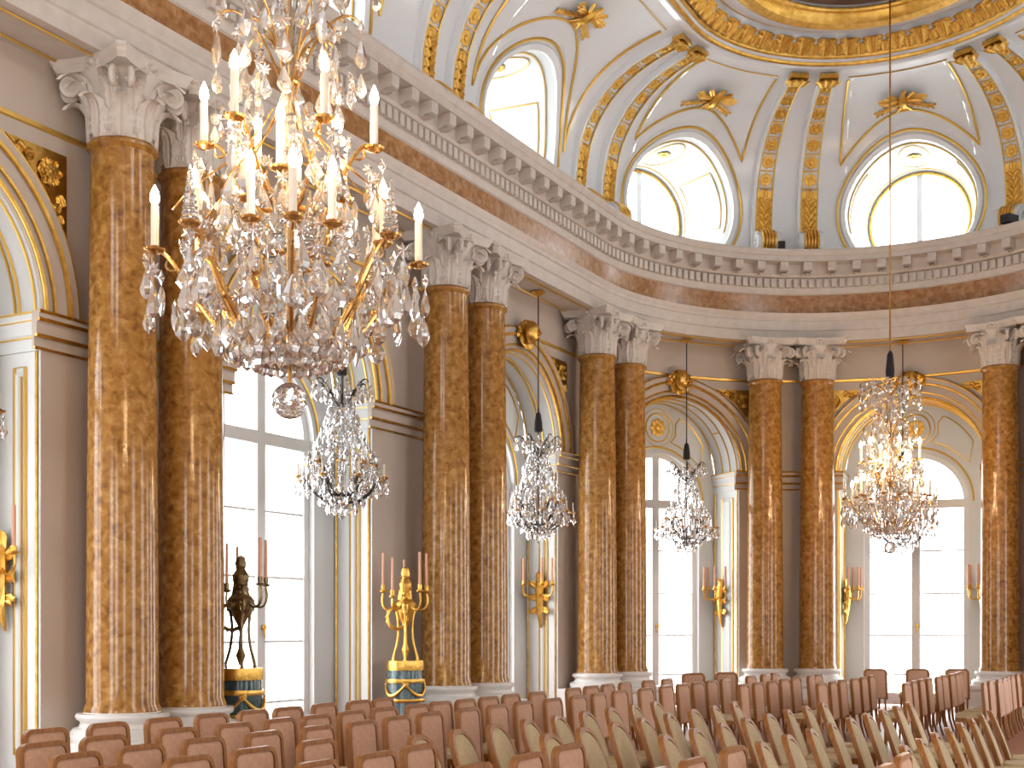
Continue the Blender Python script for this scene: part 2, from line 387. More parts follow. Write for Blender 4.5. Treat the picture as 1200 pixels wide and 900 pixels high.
        pb.add([L(sx*(hw-q), p, z) for q, p, z in ((.0, a, z0), (.0, c2, z0), (.0, c2, z1), (.0, a, z1), (.02, a+.03, z0+.03), (.02, c2-.03, z0+.03), (.02, c2-.03, z1-.03), (.02, a+.03, z1-.03))],
               [(0, 1, 5, 4), (1, 2, 6, 5), (2, 3, 7, 6), (3, 0, 4, 7), (4, 5, 6, 7)])
        pb.build('jamb_panel', M['reveal'], rc, smooth=False)
        for dep in (d_f+.05, DB-.03): gline([L(sx*(hw-.01), dep, z) for z in (FL+.1, ZS)], .018, rc, 'gilt_rope', m_='gold')
    # soffit lines
    for dep in (d_f+.06, d_f+.3, DB-.3, DB-.03):
        gline([L(-(hw-.01)*math.cos(PI*k/24), dep, ZS+(hw-.01)*math.sin(PI*k/24)) for k in range(25)], .016, rc)
    for a in (PI*.2, PI*.4, PI*.6, PI*.8):
        gline([L((hw-.01)*math.cos(a), d, ZS+(hw-.01)*math.sin(a)) for d in (d_f+.3, DB-.3)], .014, rc)
    # lunette over the window
    nrm = (-L.n.x, -L.n.y, 0); zc = 4.2
    gline([L(.30*math.cos(t), DB-.012, zc+.30*math.sin(t)) for t in [2*PI*k/28 for k in range(28)]], .018, rc, closed=True)
    gline([L(.40*math.cos(t), DB-.012, zc+.40*math.sin(t)) for t in [2*PI*k/28 for k in range(28)]], .010, rc, closed=True)
    put(ME['rosette8'], 'rosette', rc, mtx=frame(L(0, DB-.01, zc), nrm, scale=.2))
    gline([L(-(ww+.1)*math.cos(PI*k/24), DB-.012, wzs+(ww+.1)*math.sin(PI*k/24)) for k in range(25)], .022, rc)
    for sx in (-1, 1):
        ps = [(hw-.16, a) for a in lin(.16*PI, .36*PI, 8)]
        o_ = [(r*math.cos(a), ZS+r*math.sin(a)) for r, a in ps]
        i_ = [((ww+.26)*math.cos(a), wzs+(ww+.26)*math.sin(a)) for a in lin(.33*PI, .42*PI, 3)]
        q = o_ + [(.46, 4.30), (.46, 4.05)] + i_[::-1] + [(1.1, 3.42)]
        gline([L(sx*u, DB-.012, z) for u, z in q], .014, rc, closed=True)
for i in range(len(CENT)): recess(i)
# gilded string course high on the wall, wall panel lines
for k, (a, e) in {'left': (-16, .795), 'far': (.795, 14.66)}.items():
    g = MB().grid(sweep([(-WO, 5.16), (-WO+.03, 5.17), (-WO+.04, 5.21), (-WO, 5.22)], srange(a, e, .25, 2)), False).build('gilt_string_course', M['goldline'], WALL[k])

# ------------------------------------------------------------------ entablature
ss_all = srange(-25.5, 41.7, .13, 1.5); ss_vis = srange(-16, 14.6, .13, 1.0)
prof = [(-WO, 5.9), (.16, 5.9), (.16, 6.10), (.19, 6.115), (.19, 6.30), (.22, 6.315), (.22, 6.37), (.25, 6.40), (.28, 6.455), (.12, 6.47),
        (.12, 6.86), (.15, 6.88), (.17, 6.93), (.17, 7.19), (.24, 7.21), (.27, 7.25), (.27, 7.46), (.50, 7.47), (.50, 7.57), (.53, 7.59), (.57, 7.66), (.57, 7.70), (-.62, 7.72)]
ent = tag(MB().grid(sweep(prof, ss_all)).build('trim_1', M['stone'], ang=25), kind='structure')
MB().grid(sweep([(.12, 6.47), (.126, 6.475), (.126, 6.855), (.12, 6.86)], ss_all)).build('marble_frieze', M['frieze'], ent)
den = MB().box((0, 0, 0), (.10, .09, .17)).mesh('dentil', M['stone'], smooth=False)
s = -10.6
while s < 12.6:
    p, n, t = path(s); put(den, 'dentil', ent, loc=W(s, .205, 7.085), rz=math.atan2(t.y, t.x)); s += .125*(1.03 if s > 0 else 1)*1.28
def modillion_mb():
    b = MB(); pr = [(0, -.11), (.05, -.115), (.12, -.08), (.17, -.085), (.215, -.06), (.225, -.02), (.225, .0), (.225, .10), (0, .10)]
    b.grid([[(x, -y, z) for y, z in pr] for x in (-.085, .085)]); b.fan([(.085, -y, z) for y, z in pr]); b.fan([(-.085, -y, z) for y, z in pr][::-1])
    b.merge(leaf_mb(.24, .17, .35, 4, 8), Matrix.Translation((0, -.01, -.115)) @ Matrix.Rotation(PI, 4, 'Y') @ Matrix.Rotation(PI, 4, 'Z') @ Matrix.Scale(1, 4))
    return b
mod = modillion_mb().mesh('modillion', M['stone'])
cof = rosette_mb(6, .085, .03, 24).mesh('rosette', M['stone'])
s = -11.3
while s < 12.8:
    p, n, t = path(s); rz = math.atan2(t.y, t.x) + PI
    o = put(mod, 'modillion', ent, loc=W(s, .27, 7.36), rz=rz+PI)
    s += .5*(1.08 if s > 0 else 1)
# gilded lines on the architrave soffit
for i in (1, 2, 3, 4, 5, 6):
    a, e = BOUNDS[i]+.95, BOUNDS[i+1]-.95
    q = [(s, -.42) for s in srange(a, e, .2, 1)] + [(s, .02) for s in srange(a, e, .2, 1)[::-1]]
    gline([W(s, d, 5.89) for s, d in q], .018, ent, closed=True)

# ------------------------------------------------------------------ coved ceiling
CP = [(-.55, 7.6), (-.55, 8.3), (-.53, 8.7), (-.49, 9.0), (-.42, 9.3), (-.30, 9.6), (-.12, 9.88), (.10, 10.13), (.36, 10.34), (.68, 10.52), (1.05, 10.66), (1.45, 10.76), (1.90, 10.82)]
cum = [0.0]
for k in range(1, len(CP)): cum.append(cum[-1] + math.hypot(CP[k][0]-CP[k-1][0], CP[k][1]-CP[k-1][1]))
VL = cum[-1]
def cv(v):
    """profile point and inward normal at length v"""
    v = max(0, min(VL, v)); k = 1
    while k < len(CP)-1 and cum[k] < v: k += 1
    t = (v-cum[k-1])/(cum[k]-cum[k-1]); a, b_ = CP[k-1], CP[k]; d, z = a[0]+(b_[0]-a[0])*t, a[1]+(b_[1]-a[1])*t
    e = .12; 
    return d, z
def cn(v):
    a, b_ = cv(v-.15), cv(v+.15); dx, dz = b_[0]-a[0], b_[1]-a[1]; l = math.hypot(dx, dz) or 1
    return dz/l, -dx/l
def vz(z):
    lo, hi = 0, VL
    for _ in range(40):
        m_ = (lo+hi)/2
        if cv(m_)[1] < z: lo = m_
        else: hi = m_
    return lo
def CW(s, v, off=0.0):
    d, z = cv(v); n = cn(v); return W(s, d+n[0]*off, z+n[1]*off)
def CNW(s, v):
    p, n, t = path(s); c = cn(v); return Vector((-n.x*c[0], -n.y*c[0], c[1]))
ZC, RC = 8.72, 1.28
cm = MB(); VB = cum
for i, c in enumerate(CENT):
    L = Local(c)
    su = lambda u: L.su(u, -.3)
    for a, e in ((BOUNDS[i], su(-RC)), (su(RC), BOUNDS[i+1])):
        cm.grid([[CW(s, v) for v in VB] for s in srange(a, e, .16, 1.5)])
    us = [-RC*math.cos(PI*k/32) for k in range(33)]
    rows = []
    for u in us:
        v0 = vz(ZC+math.sqrt(max(0, RC*RC-u*u))); rows.append([CW(su(u), v) for v in lin(v0, VL, 14)])
    cm.grid(rows)
    rows = []
    for u in us:
        zl = max(7.6, ZC-math.sqrt(max(0, RC*RC-u*u))); v1 = vz(zl); rows.append([CW(su(u), v) for v in lin(0, v1, 4)])
    cm.grid(rows)
ceil = tag(cm.build('ceiling', M['cove'], ang=30), kind='structure')
back_d = 1.95
for i, c in enumerate(CENT):
    L = Local(c); su = lambda u: L.su(u, -.3); rich = i in RICH or i == 1
    th = [2*PI*k/48 for k in range(48)]; rb = 1.1; zb = 8.86
    fr = [CW(su(RC*math.cos(t)), vz(max(7.6, ZC+RC*math.sin(t)))) for t in th]
    mid = [L(1.2*math.cos(t), 1.1, 8.79+1.2*math.sin(t)) for t in th]
    bk = [L(rb*math.cos(t), back_d, zb+rb*math.sin(t)) for t in th]
    b = MB(); b.grid([fr, mid, bk], close_u=True)
    rv = b.build('oculus_reveal', M['reveal'], ceil)
    # round window
    wn += 1; f = MB(); d0 = back_d
    f.grid([[L(r*math.cos(t), d, zb+r*math.sin(t)) for r, d in ((rb, d0-.02), (rb-.06, d0-.02), (rb-.06, d0+.07), (rb, d0+.07))] for t in th], close_u=True, close_v=True)
    for u0, u1, z0, z1 in ((-.06, .06, zb-rb, zb+rb),):
        f.add([L(u, d, z) for z in (z0, z1) for u, d in ((u0, d0-.01), (u1, d0-.01), (u1, d0+.07), (u0, d0+.07))], [(3, 2, 1, 0), (4, 5, 6, 7), (0, 1, 5, 4), (1, 2, 6, 5), (2, 3, 7, 6), (3, 0, 4, 7)])
    wr = tag(f.build('window_%d' % wn, M['frame']), kind='structure')
    for sx in (-1, 1):
        ring = [L(sx*.06, d0+.03, zb+rb*.99*q) for q in (1, -1)] + [L(sx*rb*.97*math.cos(a), d0+.03, zb+rb*.97*math.sin(a)) for a in lin(-PI/2+.06, PI/2-.06, 16)]
        MB().fan(ring if sx > 0 else ring[::-1]).build('pane', M['pane'], wr, smooth=False)
    portal(L(0, back_d+.3, zb), L.n, 2*rb, 2*rb)
    if not rich: continue
    gline([L((rb-.05)*math.cos(t), d0-.03, zb+(rb-.05)*math.sin(t)) for t in th], .035, wr, 'gilt_ring', True, m_='gold')
    # gilding inside the reveal
    def rvp(t, q): a = CW(su(RC*math.cos(t)), vz(max(7.6, ZC+RC*math.sin(t)))) if q < .01 else None; A = fr_at(t); B = L(rb*math.cos(t), back_d, zb+rb*math.sin(t)); return A.lerp(B, q)
    def fr_at(t): return CW(su((RC-.015)*math.cos(t)), vz(max(7.6, ZC+(RC-.015)*math.sin(t))))
    for q, t0, t1 in ((.1, -.3, PI+.3), (.9, -.3, PI+.3)):
        gline([rvp(t, q) for t in lin(t0, t1, 30)], .016, rv)
    for t0, t1 in ((-.2, .24*PI), (.76*PI, PI+.2)):
        gline([rvp(t, .2) for t in lin(t0, t1, 10)] + [rvp(t, .8) for t in lin(t1, t0, 10)], .014, rv, closed=True)
    cpt = rvp(PI/2, .5)
    gline([rvp(PI/2+.28*math.cos(a), .5+.33*math.sin(a)) for a in [2*PI*k/24 for k in range(24)]], .012, rv, closed=True)
    put(ME['rosette8'], 'rosette', rv, mtx=frame(rvp(PI/2, .5)-Vector((0, 0, .01)), (0, 0, -1), up=Vector((L.t.x, L.t.y, 0)), scale=.16))
    # raised surround with gilded inner ring
    def onc(r, t, off): return CW(su(r*math.cos(t)), vz(max(7.62, min(10.81, ZC+r*math.sin(t)))), off)
    tt = [2*PI*k/56-PI/2 for k in range(56)]
    sr = MB().grid([[onc(r, t, o_) for r, o_ in ((RC, -.01), (RC+.01, .05), (RC+.10, .07), (RC+.12, .03), (RC+.20, .05), (RC+.24, 0))] for t in tt], close_v=True).build('oculus_surround', M['cove'], ceil)
    gline([onc(RC+.17, t, .055) for t in tt], .03, sr, 'gilt_ring', True, m_='goldline')
    # panel moulding: gilded line framing the field above the oculus
    hw_s = min(c-BOUNDS[i], BOUNDS[i+1]-c)-.86
    hb = {1: 1.85, 2: 2.2, 3: 1.78, 4: 1.36, 5: 1.40, 6: 1.36}[i]
    rr = RC+.42; a0 = math.acos(min(.98, hb/rr)) if hb < rr else .12
    sc1 = 1.0
    vtop = VL-.42
    arc = [(rr*math.cos(a), vz(min(10.7, ZC+rr*math.sin(a)))) for a in lin(a0, PI-a0, 22)]
    hb2 = arc[0][0]
    pts = [(hb2, v) for v in lin(vtop, arc[0][1]+.1, 8)] + arc + [(-hb2, v) for v in lin(arc[-1][1]+.1, vtop, 8)]
    gline([CW(su(u), v, .012) for u, v in pts], .026, ceil, 'gilt_panel_moulding')
    gline([CW(su(u), vtop+.1, .012) for u in lin(-hb2, hb2, 8)], .012, ceil, 'gilt_panel_moulding')
    vt = vz(10.56)
    put(ME['trophy'], 'gilt_trophy', ceil, mtx=frame(CW(su(0), vt, .02), CNW(c, vt), scale=1.12))

# paired ribs with gilded coffers
rib_scroll = None
def rib(s0, narrow=False):
    hw_ = .23
    rb_ = MB(); vv = lin(vz(7.95), VL-.12, 30)
    def sw(k): return k*hw_*R/(R)     # half width along the axis path
    rows = []
    for v in vv: rows.append([CW(s0+k*hw_, v, o_) for k, o_ in ((-1, -.02), (-1, .13), (-.74, .13), (-.72, .10), (.72, .10), (.74, .13), (1, .13), (1, -.02))])
    rb_.grid(rows)
    r0 = rb_.build('rib', M['cove'], ceil, ang=30)
    p, n, t = path(s0); T3 = Vector((t.x, t.y, 0))
    # scroll at the foot: white spirals each side, gilded reeded front
    cpos = W(s0, -.24, 8.06); nin = Vector((-n.x, -n.y, 0)); up = Vector((0, 0, 1))
    g = MB()
    def cyl(rad, h0, h1, c2=cpos, nseg=20):
        rows = [[c2 + T3*h + nin*rad*math.cos(a) + up*rad*math.sin(a) for a in [2*PI*j/nseg for j in range(nseg)]] for h in (h0, h1)]
        return rows
    b = MB(); rw = cyl(.235, -.24, .24); b.grid(rw, close_u=True); b.fan(rw[0]); b.fan(rw[1][::-1])
    for sx in (-1, 1):
        sp = [cpos + T3*sx*.245 + nin*r_*math.cos(a) + up*r_*math.sin(a) for a, r_ in [(.5+k*.42, .225-.0085*k) for k in range(24)]]
        b.tube(sp, .022, 5)
    b.box((0, 0, 0), (.46, .3, .3), frame(W(s0, -.40, 8.0), nin))
    b.build('scroll', M['cove'], r0)
    b = MB()
    for k in range(5):
        cc = cpos + T3*(-.13+.065*k); rw = []
        for a in lin(-1.9, 1.5, 12): rw.append(cc + nin*.245*math.cos(a) + up*.245*math.sin(a))
        b.tube(rw, .03, 6)
    b.build('gilt_reeding', M['gold'], r0)
    v_leaf0, v_leaf1 = vz(8.30), vz(9.22)
    # long leaf panel
    b = MB()
    b.grid([[CW(s0+k*.15, v, o_) for k, o_ in ((-1, .10), (-1, .125), (1, .125), (1, .10))] for v in lin(v_leaf0, v_leaf1, 8)])
    lp = b.build('leaf_panel', M['gold'], r0)
    for k in range(6):
        v = v_leaf0 + (v_leaf1-v_leaf0)*(k+.1)/6; N3 = CNW(s0, v)
        for sx in ((-1, 1) if k < 5 else (0,)):
            put(ME['crown_leaf'], 'leaf', r0, mtx=frame(CW(s0+sx*.02, v, .13), N3, scale=.21) @ Matrix.Rotation(-sx*.75, 4, 'Z'))
    # coffers
    n_c = 7; va, vb_ = v_leaf1+.05, VL-.36; step = (vb_-va)/n_c
    fm = MB()
    for sx in (-1, 1): fm.tube([CW(s0+sx*.155, v, .125) for v in lin(v_leaf0-.05, vb_, 24)], .016, 4)
    for k in range(n_c+1): fm.tube([CW(s0+q, va+step*k, .125) for q in (-.155, .155)], .016, 4)
    fm.build('coffer_frame', M['goldline'], r0)
    for k in range(n_c):
        v = va+step*(k+.5)
        put(ME['rosette' if k % 2 else 'rosette8'], 'rosette', r0, mtx=frame(CW(s0, v, .105), CNW(s0, v), scale=.14) @ Matrix.Rotation(.3*k, 4, 'Z'))
    v = VL-.2; b = MB()
    b.merge(MB().box((0, 0, .09), (.36, .22, .10)), frame(CW(s0, v, .0), CNW(s0, v)))
    b.build('cap', M['gold'], r0, smooth=False)
    for sx in (-1, 0, 1):
        put(ME['crown_leaf'], 'cap_leaf', r0, mtx=frame(CW(s0+sx*.12, v-.16, .16), CNW(s0, v), scale=.30) @ Matrix.Rotation(-sx*.3, 4, 'Z'))
for bnd in BOUNDS[2:8]:
    for q in (-.45, .45): rib(bnd+q)

# gilded ring cornice round the painted ceiling
ss_r = srange(-25.5, 41.7, .15, 1.5)
rp = [(1.84, 10.86), (1.84, 10.80), (1.95, 10.79), (1.97, 10.85), (2.02, 10.86), (2.06, 10.92), (2.12, 10.95), (2.16, 11.02), (2.46, 11.30), (2.52, 11.24), (2.80, 11.24), (2.84, 11.34), (3.3, 11.36)]
ring = MB().grid(sweep(rp, ss_r)).build('ceiling_cornice', M['cove'], ceil, ang=25)
def gtube(d, z, r, name, n=8): return MB().tube([W(s, d, z) for s in ss_r], r, n).build(name, M['gold'], ring)
gtube(1.99, 10.87, .05, 'gilt_bead'); gtube(2.09, 10.97, .055, 'gilt_bead'); gtube(2.49, 11.30, .05, 'gilt_bead')
MB().grid(sweep([(2.13, 10.98), (2.19, 11.00), (2.30, 11.09), (2.42, 11.24), (2.46, 11.31)], ss_r)).build('leaf_bed', M['cove'], ring)
MB().grid(sweep([(2.82, 11.28), (2.86, 11.12), (2.98, 11.06), (3.12, 11.10), (3.20, 11.2), (3.22, 11.36)], ss_r)).build('gilt_picture_frame', M['gold'], ring)
gtube(2.80, 11.22, .04, 'gilt_bead'); gtube(3.24, 11.30, .05, 'gilt_bead')
s = -9.0; k = 0
while s < 13.4:
    rr = R-2.3; st = .36*(R/rr if s > 0 else 1); p, n, t = path(s)
    nrm = Vector((-n.x*-.2, -n.y*-.2, -1)); nrm = Vector((-n.x*.65, -n.y*.65, -.76)); upv = Vector((-n.x*.76, -n.y*.76, .65))
    sc_l = .47 if k % 2 == 0 else .30
    put(ME['crown_leaf'], 'acanthus_leaf', ring, mtx=frame(W(s, 2.17-.0, 10.955), nrm, up=upv, scale=sc_l)); s += st*.60; k += 1
pl = MB(); ps = []
for s in srange(-25.5, 41.7, .3, 2): ps.append(W(s, 3.25, 11.37))
pl.fan(ps); pl.build('ceiling_painting', M['painting'], ring, smooth=False)

# ------------------------------------------------------------------ columns
ZB0, ZSH0, ZSH1, ZCAP = .58, .87, H+5.08, H+5.90
def shaft_mb():
    b = MB(); pr = [(.40, ZSH0), (.40, ZSH0+.03), (.375, ZSH0+.09)]
    for k in range(1, 11): t = k/10; pr.append((.375-.045*t**1.6, ZSH0+.09+(ZSH1-.10-ZSH0-.09)*t))
    pr += [(.345, ZSH1-.085), (.37, ZSH1-.06), (.37, ZSH1-.03), (.345, ZSH1)]
    return b.lathe(pr, 40)
def base_mb():
    b = MB(); pr = [(.52, ZB0), (.535, ZB0+.03), (.535, ZB0+.08), (.50, ZB0+.12), (.45, ZB0+.13), (.43, ZB0+.17), (.445, ZB0+.20), (.47, ZB0+.21), (.485, ZB0+.24), (.47, ZB0+.275), (.40, ZB0+.28), (.40, ZSH0)]
    return b.lathe(pr, 40)
def bell_mb():
    b = MB(); h = .66
    b.lathe([(.33, 0), (.33, .1), (.335, .35), (.37, .52), (.44, h), (.44, h+.03)], 32)
    rows = []                                 # abacus with hollow sides and cut corners
    for z, k in ((h+.03, .94), (h+.06, .97), (h+.08, 1.0), (h+.11, 1.0), (h+.13, 1.04), (h+.16, 1.05)):
        ring = []
        for q in range(4):
            a0 = PI/4 + q*PI/2
            for a in lin(-.065, .065, 1): ring.append((k*.70*math.cos(a0+a), k*.70*math.sin(a0+a), z))
            for t in lin(0, 1, 8)[1:-1]:
                c0 = Vector((math.cos(a0+.065), math.sin(a0+.065)))*.70; c1 = Vector((math.cos(a0+PI/2-.065), math.sin(a0+PI/2-.065)))*.70
                p = c0.lerp(c1, t); m2 = (c0+c1).normalized(); p -= m2*.11*math.sin(PI*t); ring.append((k*p.x, k*p.y, z))
        rows.append(ring)
    b.grid(rows, close_u=True); b.fan(rows[0][::-1]); b.fan(rows[-1])
    return b
def volute_mb():
    """corner scroll seen from both sides, in the XZ plane, x outwards"""
    b = MB(); pts = [(.30, 0, .20), (.36, 0, .38), (.44, 0, .52)]
    c = Vector((.53, 0, .53)); r0 = .105
    for k in range(22):
        a = 2.6 - k*.45; r_ = r0*(1-k/26); pts.append((c.x+r_*math.cos(a), 0, c.z+r_*math.sin(a)))
    b.tube(pts, [.03]*3 + [.038-.0008*k for k in range(22)], 6)
    for sx in (-1, 1): b.merge(rosette_mb(6, .05, .04, 12), Matrix.Translation((c.x, sx*.035, c.z)) @ Matrix.Rotation(-sx*PI/2, 4, 'X'))
    rows = [[(c.x+.085*math.cos(a), y, c.z+.085*math.sin(a)) for a in [2*PI*j/14 for j in range(14)]] for y in (-.03, .03)]
    b.grid(rows, close_u=True); b.fan(rows[0]); b.fan(rows[1][::-1])
    return b
ME['shaft'] = shaft_mb().mesh('shaft', M['marble']); ME['base'] = base_mb().mesh('base', M['base']); ME['bell'] = bell_mb().mesh('capital', M['stone'])
ME['volute'] = volute_mb().mesh('volute', M['stone'])
ME['cap_leaf'] = leaf_mb(.44, .29, .9, 5, 18).mesh('acanthus_leaf', M['stone'])
ME['cap_leaf2'] = leaf_mb(.64, .25, .85, 6, 20).mesh('acanthus_leaf', M['stone'])
ME['cap_leaf3'] = leaf_mb(.34, .22, .9, 4, 16).mesh('acanthus_leaf', M['stone'])
ME['cap_flower'] = rosette_mb(7, .11, .12, 28).mesh('flower', M['stone'])
def column(s, label):
    p, n, t = path(s); root = empty('column', (p.x, p.y, ZB0), math.atan2(t.y, t.x))
    tag(root, label, 'column', 'marble columns in pairs along the wall')
    put(ME['base'], 'base', root, (0, 0, -ZB0)); put(ME['shaft'], 'shaft', root, (0, 0, -ZB0))
    cp = put(ME['bell'], 'capital', root, (0, 0, ZSH1-ZB0))
    for k in range(8):
        a = 2*PI*k/8
        for me, off, rr, z in ((ME['cap_leaf'], 0, .335, .0), (ME['cap_leaf2'], PI/8, .335, .06)):
            q = a+off; up = Vector((math.cos(q)*.10, math.sin(q)*.10, 1))
            put(me, 'acanthus_leaf', cp, mtx=frame((rr*math.cos(q), rr*math.sin(q), z), Vector((math.cos(q), math.sin(q), -.05)), up=up))
    for k in range(4):
        for sx in (-1, 1):
            vo = put(ME['volute'], 'volute', cp, rz=PI/4+k*PI/2+sx*.16)
            q3 = PI/4+k*PI/2+sx*.30; up3 = Vector((math.cos(q3)*.35, math.sin(q3)*.35, 1))
            put(ME['cap_leaf3'], 'acanthus_leaf', cp, mtx=frame((.36*math.cos(q3), .36*math.sin(q3), .28), Vector((math.cos(q3), math.sin(q3), -.2)), up=up3))
        q = k*PI/2; put(ME['cap_flower'], 'flower', cp, mtx=frame((.41*math.cos(q), .41*math.sin(q), .75), (math.cos(q), math.sin(q), 0)))
        for sx in (-1, 1):           # inner helices under the flower
            q2 = q+sx*.36; put(ME['cap_flower'], 'helix', cp, mtx=frame((.42*math.cos(q2), .42*math.sin(q2), .56), (math.cos(q2), math.sin(q2), 0), scale=.62))
    return root
for s, lb in [(-11.74, 'leftmost yellow marble column, large and near, white capital'), (-10.71, 'second marble column from the left, behind the near one'),
              (-5.20, 'marble column beside the gilded candelabrum, left of its pair'), (-4.04, 'marble column left of the gilded wall sconce, right of its pair'),
              (.24, 'marble column just right of the second small chandelier'), (1.33, 'slim marble column left of the third arched window'),
              (4.79, 'marble column right of the third small chandelier, left of its pair'), (5.90, 'marble column left of the bright far arched window'),
              (9.56, 'marble column right of the bright far arched window'), (10.66, 'marble column at the right edge, only its capital showing')]:
    column(s, lb)
tn = 1
for bnd in BOUNDS[2:7]:
    tn += 1; ss = lin(bnd-1.18, bnd+1.18, 10)
    pr = [(-WO+.01, 0), (.64, 0), (.64, .12), (.60, .15), (.58, .18), (.58, .46), (.60, .48), (.63, .52), (.63, ZB0), (-WO+.01, ZB0)]
    b = MB(); g = [[W(s, d, z-H) for d, z in pr] for s in ss]; b.grid(g); b.fan(g[0]); b.fan(g[-1][::-1])
    tag(b.build('trim_%d' % tn, M['base'], ang=25), kind='structure')
for nm, rng in {'left': range(1, 4), 'far': range(4, 7)}.items():
    b = MB()
    for i in rng:
        L = Local(CENT[i])
        for a, e in ((BOUNDS[i], L.su(-HW[i])), (L.su(HW[i]), BOUNDS[i+1])):
            b.grid([[W(s, -WO+d, z-H) for d, z in ((.0, .0), (.05, .0), (.05, .42), (.03, .46), (.0, .47))] for s in srange(a, e, .25, 2)])
    tag(b.build('baseboard_'+nm, M['base']), kind='structure')

# ------------------------------------------------------------------ crystal pieces
def almond_mb(L=.14, w=.045, n=6):
    b = MB(); rows = [[(q*w*math.cos(2*PI*j/n), q*w*.6*math.sin(2*PI*j/n), -z*L) for j in range(n)] for q, z in ((.06, 0), (.45, .22), (.95, .60), (1.0, .70), (.7, .88), (.05, 1.0))]
    b.grid(rows, close_u=True); b.fan(rows[0]); b.fan(rows[-1][::-1]); return b
def kite_mb(L=.16, w=.05):
    b = MB(); o_ = [(0, 0), (w, -L*.62), (0, -L), (-w, -L*.62)]; i_ = [(0, -L*.2), (w*.55, -L*.6), (0, -L*.85), (-w*.55, -L*.6)]
    v = [(x, .004*s_, z) for s_ in (-1, 1) for x, z in o_] + [(x, .016*s_, z) for s_ in (-1, 1) for x, z in i_]
    f = []
    for j in range(4):
        k = (j+1) % 4; f += [(j, k, 8+k, 8+j), (4+k, 4+j, 12+j, 12+k), (k, j, 4+j, 4+k)]
    f += [(8, 9, 10, 11), (15, 14, 13, 12)]
    return b.add(v, f)
def star_mb(r=.045, n=8):
    b = MB(); ring = [(r*(1 if j % 2 == 0 else .55)*math.cos(PI*j/n), 0, r*(1 if j % 2 == 0 else .55)*math.sin(PI*j/n)) for j in range(2*n)]
    k = 2*n; b.add(ring + [(0, .018, 0), (0, -.018, 0)], [(j, (j+1) % k, k) for j in range(k)] + [((j+1) % k, j, k+1) for j in range(k)]); return b
def bead_mb(r=.02):
    b = MB(); rows = [[(q*r*math.cos(2*PI*j/6), q*r*math.sin(2*PI*j/6), z*r) for j in range(6)] for q, z in ((.1, -1), (.8, -.6), (.8, .6), (.1, 1))]
    b.grid(rows, close_u=True); return b
def spire_mb(h=.30, r=.055):
    b = MB(); pr = [(r*.5, 0)]
    for k in range(9): t = k/9; w = r*(1-t*.82); pr += [(w, h*(t+.03)), (w*.72, h*(t+.085))]
    pr += [(.006, h*1.06)]
    return b.lathe(pr, 8)
ME['almond'] = almond_mb().mesh('pendant', M['crystal'], smooth=False); ME['kite'] = kite_mb().mesh('pendant', M['crystal'], smooth=False)
ME['star'] = star_mb().mesh('rosette', M['crystal'], smooth=False); ME['spire'] = spire_mb().mesh('spire', M['crystal'], smooth=False)
ME['bead'] = bead_mb(.022).mesh('bead', M['crystal'], smooth=False)
ME['candle'] = MB().lathe([(.024, 0), (.024, .25), (.019, .255), (.0, .256)], 10).mesh('candle', M['candle'])
ME['bulb'] = MB().lathe([(.004, 0), (.017, .015), (.021, .035), (.016, .065), (.006, .088), (.001, .1)], 8).mesh('bulb', M['flame'])
ME['pan'] = MB().lathe([(.0, -.02), (.03, -.015), (.06, .0), (.066, .012), (.06, .012), (.025, .004), (.024, .03), (.0, .03)], 14).mesh('drip_pan', M['brass'])
def bez(ps, n=16):
    ps = [Vector(p) for p in ps]; out = []
    for t in lin(0, 1, n):
        q = ps[:]
        while len(q) > 1: q = [q[j].lerp(q[j+1], t) for j in range(len(q)-1)]
        out.append(q[0])
    return out
def arm_mesh(ps, r=.013, scroll=True):
    pts = bez(ps, 18); b = MB(); b.tube(pts, [r*1.25-(r*.45)*k/18 for k in range(19)], 6)
    if scroll:
        e = pts[11]; b.tube([e + Vector((.05*(1-k/14)*math.cos(1.2-k*.5)-.03, 0, .05*(1-k/14)*math.sin(1.2-k*.5)-.05)) for k in range(12)], .008, 5)
        e = pts[5]; b.tube([e + Vector((.045*(1-k/14)*math.cos(3.6+k*.5)+.02, 0, .045*(1-k/14)*math.sin(3.6+k*.5)+.05)) for k in range(12)], .008, 5)
    return b
